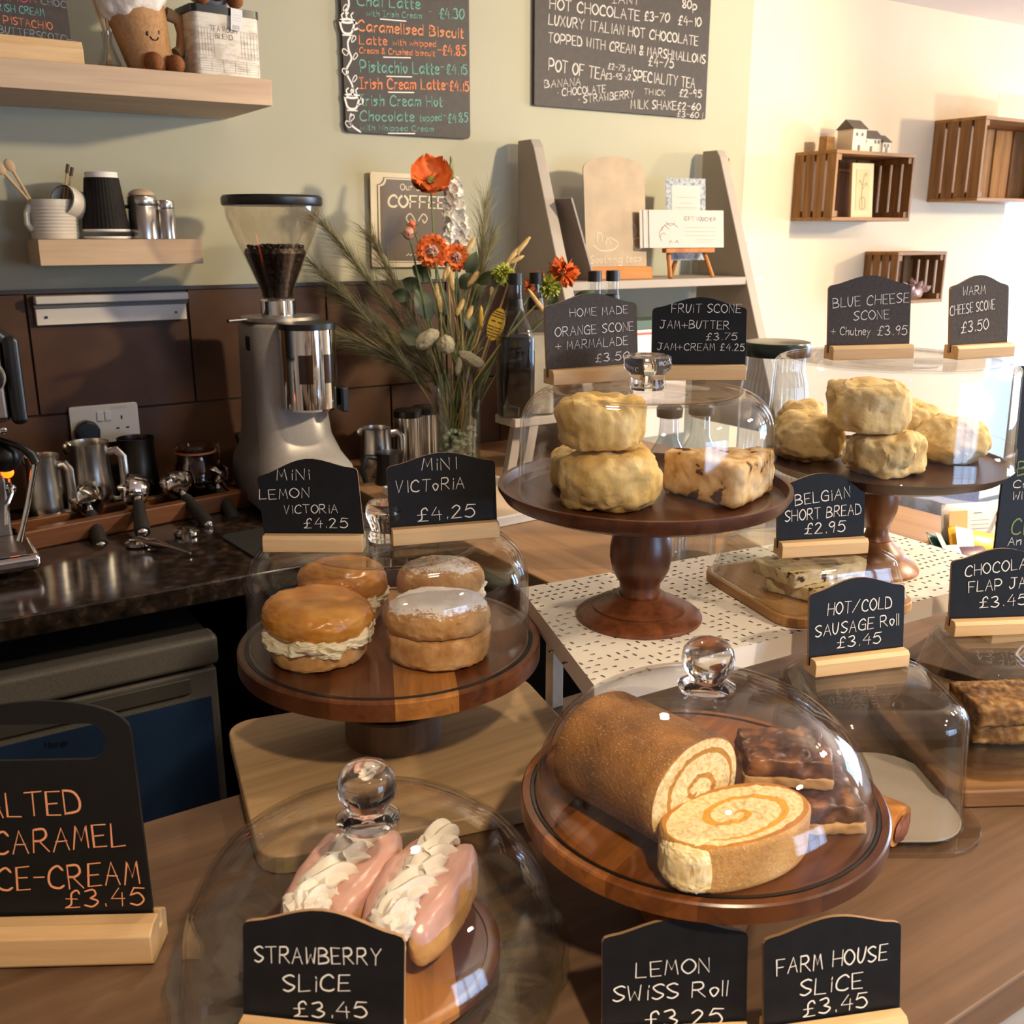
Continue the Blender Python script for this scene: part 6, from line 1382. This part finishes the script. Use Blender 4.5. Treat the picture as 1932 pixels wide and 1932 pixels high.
# leaves
M_leaf=nmat('grey_green_leaf',[(.3,'4d5848'),(.7,'737c66')],18,4,.6,.15,.001,spec=.3); M_leafd=nmat('dark_leaf',[(.3,'26301e'),(.7,'3f4a2f')],18,4,.6,.15,.001,spec=.3)
def leafsprig(px,py,L,w,ang,label,m,dd=0,turn=0):
    e=F(px,py,dd); t=flower('leaf_sprig',label,e,'leaf sprigs'); 
    ax=(RT*math.sin(R(ang))+UP*math.cos(R(ang))).normalized(); nz=((CAM-e).normalized()+RT*turn).normalized(); xx=ax.cross(nz).normalized(); nz=xx.cross(ax)
    Mx=Matrix((( xx.x,ax.x,nz.x,0),(xx.y,ax.y,nz.y,0),(xx.z,ax.z,nz.z,0),(0,0,0,1)))
    mb=MB(); n=10;m_=6
    vs=[];fs=[]
    for i in range(n+1):
        u=i/n; ww=w*math.sin(PI*u**.8)**.9
        for j in range(m_+1): v=j/m_*2-1; vs.append(Mx@Vector((v*ww,L*u,.010*math.sin(u*3)+.25*abs(v)*ww)))
    for i in range(n):
        for j in range(m_): a=i*(m_+1)+j; fs.append((a,a+1,a+m_+2,a+m_+1))
    mb.add(vs,fs).build('leaf',m,t,recalc=False,angle=180)
for px,py,L,w,a,l,m_,tn in ((812,606,.088,.024,-22,'large grey-green leaf left of the stems',M_leaf,.2),(830,605,.075,.018,8,'upright grey-green leaf at the centre',M_leaf,-.2),(795,545,.05,.018,-65,'dark leaf left under the zinnia',M_leafd,0),(882,520,.06,.016,20,'dark leaf right of the small zinnia',M_leafd,0),(812,530,.055,.02,-50,'dark leaf behind the stems',M_leafd,.3),(900,535,.055,.014,60,'dark leaf pointing right below the oats',M_leafd,0),(868,545,.05,.018,45,'dark leaf under the small zinnia',M_leafd,-.3),(800,640,.06,.022,-75,'grey leaf low at the left of the vase',M_leaf,0),(893,625,.05,.013,-25,'grey leaf right of the stems',M_leaf,.2),(1040,590,.05,.013,10,'green leaf by the yellow pompom',M_leafd,0),(1083,560,.05,.009,75,'thin green sprig right of the carnation',M_leafd,0),(775,560,.045,.016,-80,'dark small leaf furthest left',M_leafd,0)): leafsprig(px,py,L,w,a,l,m_,.01,tn)
# pampas plumes fanning to the left
M_pam=nmat('pampas',[(.3,'6b6547'),(.7,'918a66')],40,3,.9,0,spec=.1)
g=random.Random(21)
for k,(tx,ty,L,lab) in enumerate(((612,425,.30,'highest feathery grass plume reaching left'),(592,498,.30,'second feathery grass plume, level with the hopper cone'),(640,560,.28,'third feathery grass plume before the tile trim'),(655,640,.26,'lowest feathery grass plume over the brown tiles'),(705,455,.24,'feathery grass plume crossing the coffee sign'),(915,395,.22,'feathery grass plume rising right of the white spike'),(925,465,.18,'thin feathery grass plume behind the oats'))):
    e=F(tx,ty,.06+.02*(k%3)); t=thing('pampas_plume',lab,'grass plume',e,0,'pampas plumes'); pts=[p-e for p in stem_pts(e,n=24)]
    MB().tube(pts,[.0016-.0011*i/24 for i in range(25)],6).build('stem',M_dry,t)
    mb=MB()
    for i in range(560):
        u=g.uniform(.36,1.0); f_=u*24; a=int(min(f_,23)); p=pts[a].lerp(pts[a+1],f_-a); d=(pts[min(a+1,24)]-pts[a]).normalized()
        sd=Vector((g.gauss(0,1),g.gauss(0,1),g.gauss(0,1))); sd=(sd-d*sd.dot(d)).normalized(); l=g.uniform(.06,.13)*(1.1-.5*abs(u-.7))
        q1=p+d*l*.5+sd*l*.16; q2=p+d*l*.95+sd*l*.42+Vector((0,0,-l*.16)); wv=d.cross(sd)*.00055
        mb.add([p-wv,p+wv,q1+wv,q1-wv,q2],[(0,1,2,3),(3,2,4)])
    o=mb.build('plume_hairs',M_pam,t,smooth=False,recalc=False); o['kind']='stuff'
# bee picks
t=flower('plant_pick','yellow oval bee-striped wooden pick at the right of the bouquet',F(936,612,-.03),'bee picks',M_dry,.0011); e=Vector(t.location)
Mf=face(e,0,-.25)@Matrix.Rotation(R(-18),4,'Z')
M_bee=mat('bee_yellow','dfb53c',.6)
MB().lathe([(0,-.001),(.019,-.001),(.019,.001),(0,.001)],40,Mf@Matrix.Diagonal((1,2.0,1,1))).build('disc',M_bee,t)
mb=MB()
def bl(pts,w):
    q=MB(); ribbon(q,pts,w,0); mb.add([Mf@Vector((x,z,.0017)) for x,_,z in q.v],q.f)
for z in (-.028,-.021,-.014,-.007,.017,.023,.029):
    hw=.017*math.sqrt(max(0,1-(z/.038)**2)); bl([(-hw,z),(hw,z)],.003)
for x in (-.008,.008): bl([(x-.003,.006),(x+.003,.006)],.005)
mb.build('stripes',M_black,t,smooth=False,recalc=False)
t=flower('plant_pick','narrow yellow pick seen edge-on left of the bee pick',F(908,600,-.02),'bee picks',M_dry,.0011)
MB().lathe([(0,-.03),(.0045,-.015),(.005,.0),(.0035,.02),(0,.03)],12).build('disc',M_bee,t)
for px,py,k in ((898,650,0),(921,640,1),(912,655,2)):
    o=thing('straw_stem',('straw-coloured bare stem nearest the vase centre','straw-coloured bare stem below the bee pick','middle straw-coloured bare stem under the picks')[k],'stem',F(px,py,-.02),0,'bare straw stems'); e=Vector(o.location)
    MB().tube([p-e for p in stem_pts(e)],.0013,6).build('stem',M_dry,o)
for i,(x,y) in enumerate(DOWN):
    t=thing('downlight','small round ceiling downlight '+('over the ice-cream board','over the counter front','over the right side of the counter','over the staff gap')[i],'light',(x,y,CEIL-.001),0,'ceiling downlights')
    MB().lathe([(.032,0),(.045,0),(.043,-.006),(.034,-.006)],32,caps=(False,False)).build('ring',M_white,t)
